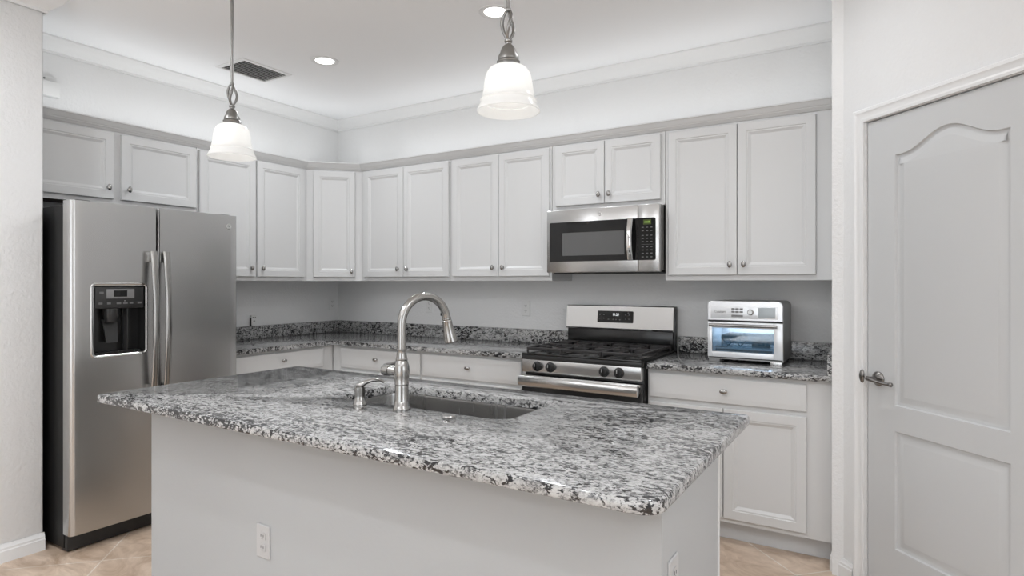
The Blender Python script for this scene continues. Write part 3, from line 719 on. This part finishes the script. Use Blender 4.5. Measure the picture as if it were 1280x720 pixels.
for j, z in enumerate((1.688, 1.668, 1.640, 1.622, 1.603, 1.572, 1.553, 1.534, 1.512)):
    for i, x in enumerate((3.030, 3.057, 3.083)):
        mb('button_legend', x-0.006, x+0.006, -0.4035, -0.4031, z-0.0022, z+0.0022, M['greyprint'], 0, kp)
mb('legend_line', 3.022, 3.095, -0.4035, -0.4031, 1.586, 1.5872, M['greyprint'], 0, kp)
bm = B(); rings = []
for k in range(21):
    t = k/20; z = 1.496+(1.745-1.496)*t-MZ0; y = -0.425-0.022*math.sin(PI*t)+0.2
    rings.append([(2.958-2.7545+dx, y+dy, z) for dx, dy in ((-0.017, 0.002), (-0.012, -0.006), (0, -0.009), (0.012, -0.006), (0.017, 0.002), (0.0, 0.005))])
loops(bm, rings, cap0=True, cap1=True)
for z in (1.500, 1.723): bx(bm, 2.948-2.7545, 2.968-2.7545, -0.2245, -0.2037, z-MZ0, z+0.018-MZ0, 0.003)
obj('handle', bm, M['chrome'], md, 40, 'bowed chrome door handle')
badge(md, (2.752-2.7545, -0.2003, 1.788-MZ0), (PI/2, 0, 0), 0.014)

# ------------------------------------------------------------------ gas range
RX0, RX1 = 2.3665, 3.1275; rc = (RX0+RX1)/2
rg = thing('gas_range', 'freestanding stainless steel gas range with black grates and four knobs', 'range', (rc, -0.34, 0))
def rb(name, x0, x1, y0, y1, z0, z1, m, bev=0, parent=None, label=None): return box(name, x0-rc, x1-rc, y0+0.34, y1+0.34, z0, z1, m, parent or rg, bev, 2, label)
rb('body', RX0, RX1, -0.655, -0.03, 0.03, 0.9195, M['black'], 0.003)
rb('cooktop', RX0, RX1, -0.700, -0.066, 0.920, 0.932, M['black'], 0.005)
rb('front_band', RX0, RX1, -0.700, -0.6555, 0.893, 0.9195, M['darkgrey'], 0.003)
cpn = rb('control_panel', RX0+0.001, RX1-0.001, -0.700, -0.6555, 0.816, 0.8925, M['steelx'], 0.004)
for x in (2.478, 2.567, 2.910, 2.999):
    mx = Matrix.Translation((x-rc, -0.7002+0.34, 0.855)) @ Matrix.Rotation(PI/2, 4, 'X')
    k = obj('control_knob', lathe(B(), [(0.0001, 0.0), (0.030, 0.0), (0.030, 0.006), (0.0245, 0.009), (0.0235, 0.024), (0.0205, 0.028), (0.0001, 0.0285)], 30, mx), M['blackmatte'], cpn, 35)
    box('grip', x-rc-0.006, x-rc+0.006, -0.7385+0.34, -0.728+0.34, 0.833, 0.878, M['black'], k, 0.003)
    box('pointer', x-rc-0.0018, x-rc+0.0018, -0.7395+0.34, -0.7387+0.34, 0.856, 0.874, M['lightgrey'], k)
od = rb('oven_door', RX0+0.002, RX1-0.002, -0.700, -0.6555, 0.165, 0.800, M['black'], 0.005)
rb('oven_window', RX0+0.10, RX1-0.10, -0.7035, -0.7003, 0.33, 0.66, M['blackglass'], 0.001, od)
rb('door_top_trim', RX0+0.004, RX1-0.004, -0.716, -0.7003, 0.783, 0.7995, M['steelx'], 0.003, od)
bm = B(); rings = []
zs = [(-0.716, 0.770), (-0.732, 0.795), (-0.748, 0.799), (-0.758, 0.788), (-0.760, 0.765), (-0.755, 0.744), (-0.744, 0.735), (-0.728, 0.738), (-0.718, 0.752)]
for x in (RX0+0.004, RX0+0.008, RX1-0.008, RX1-0.004):
    s = 0.85 if x in (RX0+0.004, RX1-0.004) else 1
    rings.append([(x-rc, (-0.738+(y+0.738)*s)+0.34, 0.767+(z-0.767)*s) for y, z in zs])
loops(bm, rings, cap0=True, cap1=True)
for x in (RX0+0.03, RX1-0.06): bx(bm, x-rc, x+0.03-rc, -0.722+0.34, -0.7003+0.34, 0.750, 0.775, 0.002)
obj('handle', bm, M['steelx'], od, 45, 'wide stainless steel oven handle')
rb('storage_drawer', RX0+0.002, RX1-0.002, -0.698, -0.6555, 0.032, 0.160, M['steelx'], 0.004)
# backguard
bg = rb('backguard', RX0, RX1, -0.0655, -0.0245, 0.88, 1.204, M['black'], 0.004)
bm = B(); xa, xb = RX0+0.006-rc, RX1-0.006-rc
loops(bm, [[(x, y+0.34, z) for y, z in ((-0.066, 1.200), (-0.078, 1.206), (-0.086, 1.200), (-0.104, 1.056), (-0.100, 1.046), (-0.066, 1.046))] for x in (xa, xb)], cap0=True, cap1=True)
bgp = obj('backguard_panel', bm, M['steelx'], rg, 25, 'tilted stainless steel panel')
rb('lower_backguard', RX0+0.012, RX1-0.012, -0.085, -0.066, 0.934, 1.045, M['black'], 0.003)
def on_tilt(x, s, dy=0.0):            # point on the tilted panel, s from 0 bottom to 1 top
    y = -0.104+(0.018)*s; z = 1.056+0.144*s
    return (x-rc, y+0.34-dy, z)
tilt = math.atan2(0.018, 0.144)
bm = B(); pr = rrect(-0.126, 0.126, -0.039, 0.039, 0.007)
loops(bm, [[(x, -0.0003, z) for x, z in pr], [(x, -0.003, z) for x, z in pr]], cap0=True, cap1=True)
dp = obj('display_panel', bm, M['blackglass'], bgp, 30)
dp.location = on_tilt(2.731, 0.52); dp.rotation_euler = (-tilt, 0, 0)
text('11:28', 0.024, M['whitelcd'], dp, (0.004, -0.0034, 0.014), (PI/2, 0, 0), 'clock_digits', sx=0.85)
for x, z in ((-0.108, 0.014), (-0.08, 0.014), (-0.108, -0.012), (-0.08, -0.012), (-0.046, -0.018), (-0.012, -0.018), (0.008, -0.018), (0.034, -0.018), (0.074, 0.014), (0.098, 0.014), (0.074, -0.014), (0.098, -0.014), (0.092, 0.028)):
    box('touch_icon', x-0.0045, x+0.0045, -0.0036, -0.0031, z-0.003, z+0.003, M['greyprint'], dp)
# burners and grates
for i, (x, y, r) in enumerate(((2.53, -0.55, .05), (2.53, -0.23, .038), (2.965, -0.55, .045), (2.965, -0.23, .038), (2.747, -0.39, .042))):
    bm = B(); mx = Matrix.Translation((x-rc, y+0.34, 0.9322))
    bn = obj('burner', lathe(bm, [(0.0001, 0), (r+0.012, 0), (r+0.010, 0.006), (r, 0.010), (r-0.002, 0.0135), (0.0001, 0.0135)], 28, mx), M['blackmatte'], rg, 35)
    obj('burner_cap', lathe(B(), [(0.0001, 0.0137), (r-0.006, 0.0137), (r-0.004, 0.018), (r-0.010, 0.021), (0.0001, 0.022)], 28, mx), M['redbrown'], bn, 35)
for (xa, xb) in ((RX0+0.012, 2.618), (2.622, 2.872), (2.876, RX1-0.012)):
    bm = B(); ya, yb = -0.662, -0.112; zg0, zg1 = 0.946, 0.963; w = 0.006
    def bar(x0, x1, y0, y1, za=zg0, zb=zg1): bx(bm, x0-rc, x1-rc, y0+0.34, y1+0.34, za, zb, 0.0025, 1)
    bar(xa, xb, ya, ya+2*w); bar(xa, xb, yb-2*w, yb)
    bar(xa, xa+2*w, ya+2*w, yb-2*w); bar(xb-2*w, xb, ya+2*w, yb-2*w)
    ym = (ya+yb)/2; bar(xa+2*w, xb-2*w, ym-w, ym+w)
    xm = (xa+xb)/2
    for yq in ((ya+ym)/2, (yb+ym)/2):
        for s in (-1, 1):
            x0, x1 = (xa+2*w, xm-0.028) if s < 0 else (xm+0.028, xb-2*w)
            bar(x0, x1, yq-w*.8, yq+w*.8)
            if x1-x0 > 0.04: bar(x0+0.0, x1, yq-w*.8, yq+w*.8, zg1-0.002, zg1+0.004)
            for q in (-1, 1):
                y0, y1 = (yq+0.03, ym-w) if (q > 0 and yq < ym) else (ya+2*w, yq-0.03) if yq < ym else (yq+0.03, yb-2*w) if q > 0 else (ym+w, yq-0.03)
        bar(xm-w*.8, xm+w*.8, yq-0.1, yq-0.03, zg0, zg1+0.003); bar(xm-w*.8, xm+w*.8, yq+0.03, yq+0.1, zg0, zg1+0.003)
    for x in (xa, xb-2*w):
        for y in (ya, ym-w, yb-2*w): bar(x, x+2*w, y, y+2*w, 0.9325, zg0+0.002)
    obj('grate', bm, M['iron'], rg, 35)

# ------------------------------------------------------------------ toaster oven
TX0, TX1, TYF, TYB = 3.411, 3.803, -0.412, -0.105; tc_ = (TX0+TX1)/2; tz = 0.9143
to = thing('toaster_oven', 'silver countertop toaster oven with a glass door and dial on the granite worktop', 'toaster oven', (tc_, -0.26, tz))
def tb(name, x0, x1, y0, y1, z0, z1, m, bev=0, parent=None, label=None): return box(name, x0-tc_, x1-tc_, y0+0.26, y1+0.26, z0-tz, z1-tz, m, parent or to, bev, 3, label)
# shell: arched top with big shoulders, open at the front for the cavity
zc0, zc1 = 0.948, 1.140
def shell_ring(y, ins=0.0):
    r = 0.028
    return [(x-tc_, y+0.26, z-tz) for x, z in [(TX0+ins, 0.934+ins), (TX1-ins, 0.934+ins)]+[(TX1-r+(r-ins)*math.cos(a), 1.256-r+(r-ins)*math.sin(a)) for a in [PI/2*k/6 for k in range(7)]]+[(TX0+r-(r-ins)*math.sin(a), 1.256-r+(r-ins)*math.cos(a)) for a in [PI/2*k/6 for k in range(7)]]]
bm = B()
loops(bm, [shell_ring(TYF+0.012), shell_ring(TYB+0.01), shell_ring(TYB, 0.008)], cap1=True)
loops(bm, [shell_ring(TYF+0.012), shell_ring(TYF+0.012, 0.006), ], )
M['toastside'] = mat('grey_ribbed_housing', (0.30, 0.30, 0.295), 0.40, 0.9)
obj('housing', bm, M['toastside'], to, 35)
bm = B()  # cavity as a five-sided open box
for a in ((TX0+0.014, TX0+0.018, TYF+0.014, TYB-0.02, 0.95, 1.136), (TX1-0.018, TX1-0.014, TYF+0.014, TYB-0.02, 0.95, 1.136), (TX0+0.0185, TX1-0.0185, TYB-0.024, TYB-0.02, 0.95, 1.136), (TX0+0.0185, TX1-0.0185, TYF+0.014, TYB-0.0245, 0.95, 0.954), (TX0+0.0185, TX1-0.0185, TYF+0.014, TYB-0.0245, 1.132, 1.136)):
    bx(bm, a[0]-tc_, a[1]-tc_, a[2]+0.26, a[3]+0.26, a[4]-tz, a[5]-tz)
cav = obj('oven_cavity', bm, M['cavity'], to)
# front top control head
bm = B()
def head_ring(y, ins):
    r = 0.026
    return [(x-tc_, y+0.26, z-tz) for x, z in [(TX0+ins, 1.150+ins*.5), (TX1-ins, 1.150+ins*.5)]+[(TX1-r+(r-ins)*math.cos(a), 1.256-r+(r-ins)*math.sin(a)) for a in [PI/2*k/6 for k in range(7)]]+[(TX0+r-(r-ins)*math.sin(a), 1.256-r+(r-ins)*math.cos(a)) for a in [PI/2*k/6 for k in range(7)]]]
loops(bm, [head_ring(TYF+0.0118, 0.0), head_ring(TYF+0.003, 0.0), head_ring(TYF, 0.004), head_ring(TYF, 0.012)], cap0=True, cap1=True)
hd_ = obj('control_head', bm, M['toaststeel'], to, 35)
fp = tb('control_panel', 3.430, 3.778, TYF-0.004, TYF-0.0003, 1.162, 1.230, M['toastface'], 0.0015, hd_, 'pale panel with lettering')
text('Cuisinart', 0.021, M['midgrey'], fp, (3.480-tc_, TYF-0.0046+0.26, 1.198-tz), (PI/2, 0, 0), 'lettering', sx=0.78)
bm = B()
def btn(x0, x1, z0, z1):
    p = rrect(x0-tc_, x1-tc_, z0-tz, z1-tz, 0.003); q = rrect(x0-tc_, x1-tc_, z0-tz, z1-tz, 0.003, 0.0018)
    yf = TYF-0.0042+0.26
    loops(bm, [[(x, yf, z) for x, z in p], [(x, yf-0.0012, z) for x, z in p], [(x, yf-0.0012, z) for x, z in q], [(x, yf-0.0004, z) for x, z in q]], cap0=True, cap1=False)
for r_, z in enumerate((1.214, 1.198)):
    for c_ in range(3): btn(3.541+c_*0.0215, 3.541+c_*0.0215+0.018, z-0.005, z+0.005)
btn(3.541, 3.602, 1.170, 1.182)
obj('push_buttons', bm, M['midgrey'], fp, 30)
obj('dial', lathe(B(), [(0.0001, 0), (0.0165, 0), (0.0165, 0.003), (0.0145, 0.004), (0.0140, 0.018), (0.0120, 0.020), (0.0001, 0.020)], 28, Matrix.Translation((3.641-tc_, TYF-0.0042+0.26, 1.198-tz)) @ Matrix.Rotation(PI/2, 4, 'X')), M['nickel'], hd_, 35)
tb('display_screen', 3.680, 3.766, TYF-0.0062, TYF-0.0042, 1.168, 1.224, M['toastlcd'], 0.001, hd_)
tb('shadow_gap', TX0+0.003, TX1-0.003, TYF+0.004, TYF+0.0115, 1.1415, 1.1495, M['blackmatte'], 0, hd_)
# door frame with window
bm = B(); zA, zB = 0.946, 1.1405
bx(bm, TX0+0.001-tc_, 3.436-tc_, TYF+0.26, TYF+0.26+0.0115, zA-tz, zB-tz, 0.002)
bx(bm, 3.757-tc_, TX1-0.001-tc_, TYF+0.26, TYF+0.26+0.0115, zA-tz, zB-tz, 0.002)
bx(bm, 3.4362-tc_, 3.7568-tc_, TYF+0.26, TYF+0.26+0.0115, zA-tz, 0.976-tz, 0.002)
bx(bm, 3.4362-tc_, 3.7568-tc_, TYF+0.26, TYF+0.26+0.0115, 1.108-tz, zB-tz, 0.002)
tdo = obj('door', bm, M['toastface'], to, 35)
tb('glass_pane', 3.4365, 3.7565, TYF+0.004, TYF+0.0075, 0.9765, 1.1075, M['glass'], 0, tdo)
bm = tube(B(), [(3.424-tc_, TYF-0.022+0.26, 1.124-tz), (3.776-tc_, TYF-0.022+0.26, 1.124-tz)], 0.0085, 16)
for x in (3.436, 3.764): tube(bm, [(x-tc_, TYF-0.022+0.26, 1.124-tz), (x-tc_, TYF+0.26-0.0002, 1.124-tz)], 0.005, 10)
obj('handle', bm, M['nickel'], tdo, 40, 'round bar door handle')
for x in (TX0+0.006, TX1-0.066):
    tb('foot', x, x+0.06, TYF+0.004, TYF+0.05, tz+0.0005, 0.9342, M['steelx'] if x > tc_ else M['midgrey'], 0.002)
for x in (TX0+0.03, TX1-0.06): tb('foot', x, x+0.03, TYB-0.05, TYB-0.02, tz+0.0005, 0.9342, M['blackmatte'], 0.002)
tb('base_plate', TX0+0.006, TX1-0.006, TYF+0.0125, TYB-0.012, 0.9345, 0.9455, M['blackmatte'], 0)
lt = area_light('cavity_fill', (0, 0.02, 1.128-tz), (0, 0, 0), 0.25, 0.12, 0.75, (0.85, 0.95, 1.1)); lt.parent = to  # added light inside the cavity to lift the pale interior
# wire rack and dark baskets inside
bm = B()
for k in range(16):
    x = TX0+0.03+k*(TX1-TX0-0.06)/15-tc_
    tube(bm, [(x, TYF+0.03+0.26, 1.0-tz), (x, TYB-0.04+0.26, 1.0-tz)], 0.0014, 6)
for y in (TYF+0.03, TYB-0.04): tube(bm, [(TX0+0.02-tc_, y+0.26, 1.0-tz), (TX1-0.02-tc_, y+0.26, 1.0-tz)], 0.002, 6)
obj('wire_rack', bm, M['chrome'], cav, 40)
bm = B()
bx(bm, 3.478-tc_, 3.620-tc_, -0.375+0.26, -0.372+0.26, 1.044-tz, 1.066-tz)
bx(bm, 3.478-tc_, 3.735-tc_, -0.180+0.26, -0.177+0.26, 1.003-tz, 1.066-tz)
bx(bm, 3.478-tc_, 3.482-tc_, -0.372+0.26, -0.180+0.26, 1.003-tz, 1.066-tz)
bx(bm, 3.640-tc_, 3.735-tc_, -0.375+0.26, -0.371+0.26, 1.003-tz, 1.058-tz)
for (a, b) in ((3.482, 3.515), (3.548, 3.515), (3.548, 3.580), (3.618, 3.580)):
    tube(bm, [(a-tc_, -0.374+0.26, 1.046-tz), (b-tc_, -0.374+0.26, 1.006-tz)], 0.0035, 6)
bx(bm, 3.450-tc_, 3.745-tc_, -0.385+0.26, -0.16+0.26, 0.978-tz, 0.990-tz)
obj('air_fry_basket', bm, M['bluedark'], cav)

# ------------------------------------------------------------------ outlets and wall devices
def outlet(label, loc, rz, pm='whiteplastic'):
    t = thing('wall_outlet', label, 'outlet', loc, rz, 'duplex wall outlets')
    bm = B(); p0 = rrect(-0.035, 0.035, -0.057, 0.057, 0.004); p1 = rrect(-0.035, 0.035, -0.057, 0.057, 0.004, 0.003)
    loops(bm, [[(x, -0.0006, z) for x, z in p0], [(x, -0.0035, z) for x, z in p0], [(x, -0.006, z) for x, z in p1]], cap0=True, cap1=True)
    obj('cover_plate', bm, M[pm], t, 35)
    for s in (-1, 1):
        bm = B(); p = rrect(-0.0165, 0.0165, s*0.0195-0.0145, s*0.0195+0.0145, 0.010)
        loops(bm, [[(x, -0.0061, z) for x, z in p], [(x, -0.0078, z) for x, z in p]], cap0=True, cap1=True)
        r = obj('receptacle', bm, M[pm], t, 35)
        bm = B(); zc_ = s*0.0195
        bx(bm, -0.0075, -0.0050, -0.0084, -0.0079, zc_-0.002, zc_+0.007); bx(bm, 0.0050, 0.0075, -0.0084, -0.0079, zc_-0.002, zc_+0.006); bx(bm, -0.002, 0.002, -0.0084, -0.0079, zc_-0.010, zc_-0.006)
        obj('slots', bm, M['slot'], r)
    return t
outlet('white wall outlet on the back wall just left of the range', (1.990, 0, 1.168), 0)
outlet('white wall outlet on the back wall seen through the faucet arch', (1.072, 0, 1.168), 0)
outlet('white wall outlet on the left wall at the room corner', (0, -0.075, 1.168), PI/2)
outlet('pale grey-white outlet low on the front face of the island', (2.445, -2.567, 0.470), 0, 'greyplate')
outlet('pale grey-white outlet on the right end face of the island', (3.84, -2.49, 0.660), PI/2, 'greyplate')
# small plug-in device standing at the splash near the refrigerator
t = thing('plug_adapter', 'small white plug adapter on the left wall next to the refrigerator', 'adapter', (0.002, -0.886, 1.060), PI/2)
box('adapter_body', -0.022, 0.022, -0.026, -0.001, -0.040, 0.040, M['whiteplastic'], t, 0.004)
box('side_shade', -0.0245, -0.0225, -0.022, -0.003, -0.040, 0.020, M['darkgrey'], t)  # dark slip painting the shaded side of the adapter
bm = B()
for x in (-0.010, 0.010): bx(bm, x-0.004, x+0.004, -0.0268, -0.0262, 0.020, 0.028)
bx(bm, -0.008, 0.008, -0.0268, -0.0262, -0.006, -0.001)
obj('socket_holes', bm, M['slot'], t)
# chime box high on the left wall
t = thing('door_chime', 'white door chime box high on the left wall above the refrigerator', 'door chime', (0.001, -2.33, 2.47), PI/2)
box('chime_box', -0.12, 0.118, -0.045, 0.0, -0.004, 0.085, M['whiteplastic'], t, 0.005)
box('top_bracket', -0.12, 0.108, -0.018, 0.0, 0.087, 0.118, M['whiteplastic'], t, 0.003)
obj('indicator', lathe(B(), [(0.0001, 0), (0.006, 0), (0.005, 0.003), (0.0001, 0.004)], 14, Matrix.Translation((0.045, -0.0182, 0.103)) @ Matrix.Rotation(PI/2, 4, 'X')), M['midgrey'], t)

# ------------------------------------------------------------------ ceiling fittings
cans = [(1.119, -1.137, 'recessed ceiling light left of the far corner, near the air vent'), (2.471, -1.155, 'recessed ceiling light at the top edge, behind the large pendant')]
def can(x, y, label, k=1.0):
    t = thing('recessed_light', label, 'ceiling light', (x, y, CEIL), 0, 'recessed ceiling lights')
    obj('trim_ring', lathe(B(), [(0.060, -0.0005), (0.088, -0.0005), (0.088, -0.004), (0.082, -0.007), (0.064, -0.005), (0.060, -0.002)], 36, cap=False), M['trim'], t, 35)
    obj('lens', lathe(B(), [(0.0001, -0.0035), (0.056, -0.0035), (0.0605, -0.002), (0.0001, -0.0008)], 36), M['canlens'], t, 35)
    d = bpy.data.lights.new('downlight', 'AREA'); d.shape = 'DISK'; d.size = 0.12; d.energy = (CAN_POWER if y > -2 else 13.0*K_REAR)*k; d.color = (0.95, 0.985, 1.03); d.spread = math.radians(165)
    o = bpy.data.objects.new('downlight', d); COL.objects.link(o); o.parent = t; o.location = (0, 0, -0.012)
    return t
for x, y, l in cans: can(x, y, l, 1.25 if x < 2 else 1.0)
can(3.75, -1.35, 'added recessed ceiling light out of view over the right worktop', 0.75)  # downlight out of view, added as a further light source
for x, y, l in ((1.3, -3.4, 'unseen recessed ceiling light behind the island, left'), (3.0, -3.9, 'unseen recessed ceiling light behind the island, centre'),
                (5.4, -3.2, 'added unseen recessed ceiling light near the pantry door'), (2.4, -6.0, 'added unseen recessed ceiling light in the living area, left'), (5.2, -6.0, 'added unseen recessed ceiling light in the living area, right')): can(x, y, l)  # unseen downlights put in to light the room
# air vent
vt = thing('ceiling_air_vent', 'white slatted air supply vent in the ceiling behind the small pendant', 'air vent', (0.56, -1.262, CEIL), 0)
bm = B()
vw, vh = 0.125, 0.165
rings = [rrect(-vw-0.028, vw+0.028, -vh-0.028, vh+0.028, 0.003), rrect(-vw-0.028, vw+0.028, -vh-0.028, vh+0.028, 0.003, 0.003), rrect(-vw-0.002, vw+0.002, -vh-0.002, vh+0.002, 0.002), rrect(-vw, vw, -vh, vh, 0.002)]
loops(bm, [[(x, y, z) for x, y in r] for r, z in zip(rings, (-0.0005, -0.006, -0.009, -0.001))])
obj('frame', bm, M['trim'], vt, 35)
box('duct_opening', -vw, vw, -vh, vh, -0.0012, -0.0006, M['darkgrey'], vt)
bm = B()
for k in range(8):
    x = -vw+0.018+k*(2*vw-0.036)/7
    b2 = bmesh.new(); bx(b2, -0.0085, 0.0085, -vh+0.002, vh-0.002, -0.0008, 0.0008)
    merge(bm, b2, Matrix.Translation((x, 0, -0.0085)) @ Matrix.Rotation(math.radians(35), 4, 'Y'))
obj('slats', bm, M['trim'], vt)

# ------------------------------------------------------------------ pendants
def pendant(label, x, y, zr):
    t = thing('pendant_light', label, 'pendant light', (x, y, zr), 0, 'pendant lights over the island')
    outer = [(0.103, 0.0), (0.1035, 0.003), (0.099, 0.012), (0.092, 0.025), (0.0885, 0.033), (0.0925, 0.038), (0.0865, 0.044), (0.0835, 0.060), (0.081, 0.072), (0.0785, 0.095), (0.0755, 0.115), (0.0710, 0.130), (0.062, 0.144), (0.050, 0.152), (0.034, 0.157)]
    outer = [(r_, z_*0.955) for r_, z_ in outer]
    inner = [(r-0.0035, z-0.001 if i else 0.0) for i, (r, z) in enumerate(outer)][::-1]
    obj('shade', lathe(B(), inner+outer, 48, cap=False), M['shade'], t, 60, 'frosted white bell-shaped glass shade')
    obj('cap', lathe(B(), [(0.0001, 0.1475), (0.0385, 0.1475), (0.0400, 0.153), (0.0365, 0.157), (0.0385, 0.162), (0.034, 0.168), (0.034, 0.178), (0.0275, 0.190), (0.0235, 0.203), (0.016, 0.214), (0.010, 0.219), (0.010, 0.224), (0.013, 0.227), (0.013, 0.233), (0.0085, 0.237), (0.0001, 0.238)], 32), M['pend'], t, 30)
    bm = B()
    for q in range(3):
        pts = []
        for k in range(19):
            s = k/18; a = q*2*PI/3+0.6+s*PI*0.45; r = 0.004+0.0175*math.sin(PI*s)**0.9
            pts.append((r*math.cos(a), r*math.sin(a), 0.234+0.098*s))
        tube(bm, pts, [0.0040+0.0022*math.sin(PI*k/18) for k in range(19)], 8)
    lathe(bm, [(0.0001, 0.326), (0.008, 0.327), (0.010, 0.332), (0.008, 0.338), (0.0001, 0.340)], 16)
    obj('twisted_cage', bm, M['pend'], t, 50)
    top = CEIL-zr
    obj('stem', lathe(B(), [(0.0001, 0.336), (0.0062, 0.336), (0.0062, top-0.02), (0.0001, top-0.02)], 14), M['pend'], t, 40)
    obj('canopy', lathe(B(), [(0.0001, top-0.032), (0.012, top-0.032), (0.045, top-0.022), (0.062, top-0.006), (0.062, top-0.0008), (0.0001, top-0.0008)], 28), M['pend'], t, 35)
    bl = obj('bulb', lathe(B(), [(0.0001, 0.045), (0.012, 0.047), (0.024, 0.060), (0.028, 0.078), (0.022, 0.098), (0.013, 0.115), (0.0125, 0.144), (0.0001, 0.1465)], 20), M['bulb'], t, 50)
    return t
pendant('smaller-looking frosted bell pendant hanging left, in front of the air vent', 1.744, -2.22, 1.927)
pendant('larger-looking frosted bell pendant hanging over the middle of the island', 3.219, -2.22, 1.916)

# ------------------------------------------------------------------ uplighters added out of view behind the camera
def fill_uplighter(label, x, y):  # unseen lamp added to brighten ceiling and upper walls by bounce
    t = thing('added_uplighter', label, 'floor lamp', (x, y, 0), 0, 'added uplighter lamps')
    obj('base', lathe(B(), [(0.0001, 0.001), (0.14, 0.001), (0.14, 0.016), (0.05, 0.026), (0.014, 0.040), (0.0001, 0.040)], 32), M['nickel'], t, 35)
    obj('pole', lathe(B(), [(0.0001, 0.0405), (0.011, 0.0405), (0.011, 1.80), (0.0001, 1.80)], 16), M['nickel'], t, 35)
    obj('bowl', lathe(B(), [(0.02, 1.801), (0.10, 1.82), (0.16, 1.87), (0.185, 1.93), (0.182, 1.93), (0.157, 1.874), (0.098, 1.826), (0.02, 1.807)], 32), M['trim'], t, 40)
    d = bpy.data.lights.new('uplight', 'AREA'); d.shape = 'DISK'; d.size = 0.30; d.energy = 40.0*K_UP; d.color = (0.95, 0.985, 1.03)
    o = bpy.data.objects.new('uplight', d); COL.objects.link(o); o.parent = t; o.location = (0, 0, 1.915); o.rotation_euler = (PI, 0, 0)
fill_uplighter('added uplighter lamp out of view behind the camera, left of centre', 2.2, -4.6)
fill_uplighter('added uplighter lamp out of view behind the camera, beside the pantry side', 5.9, -3.6)
fill_uplighter('added uplighter lamp out of view behind the camera, far back', 4.6, -6.4)
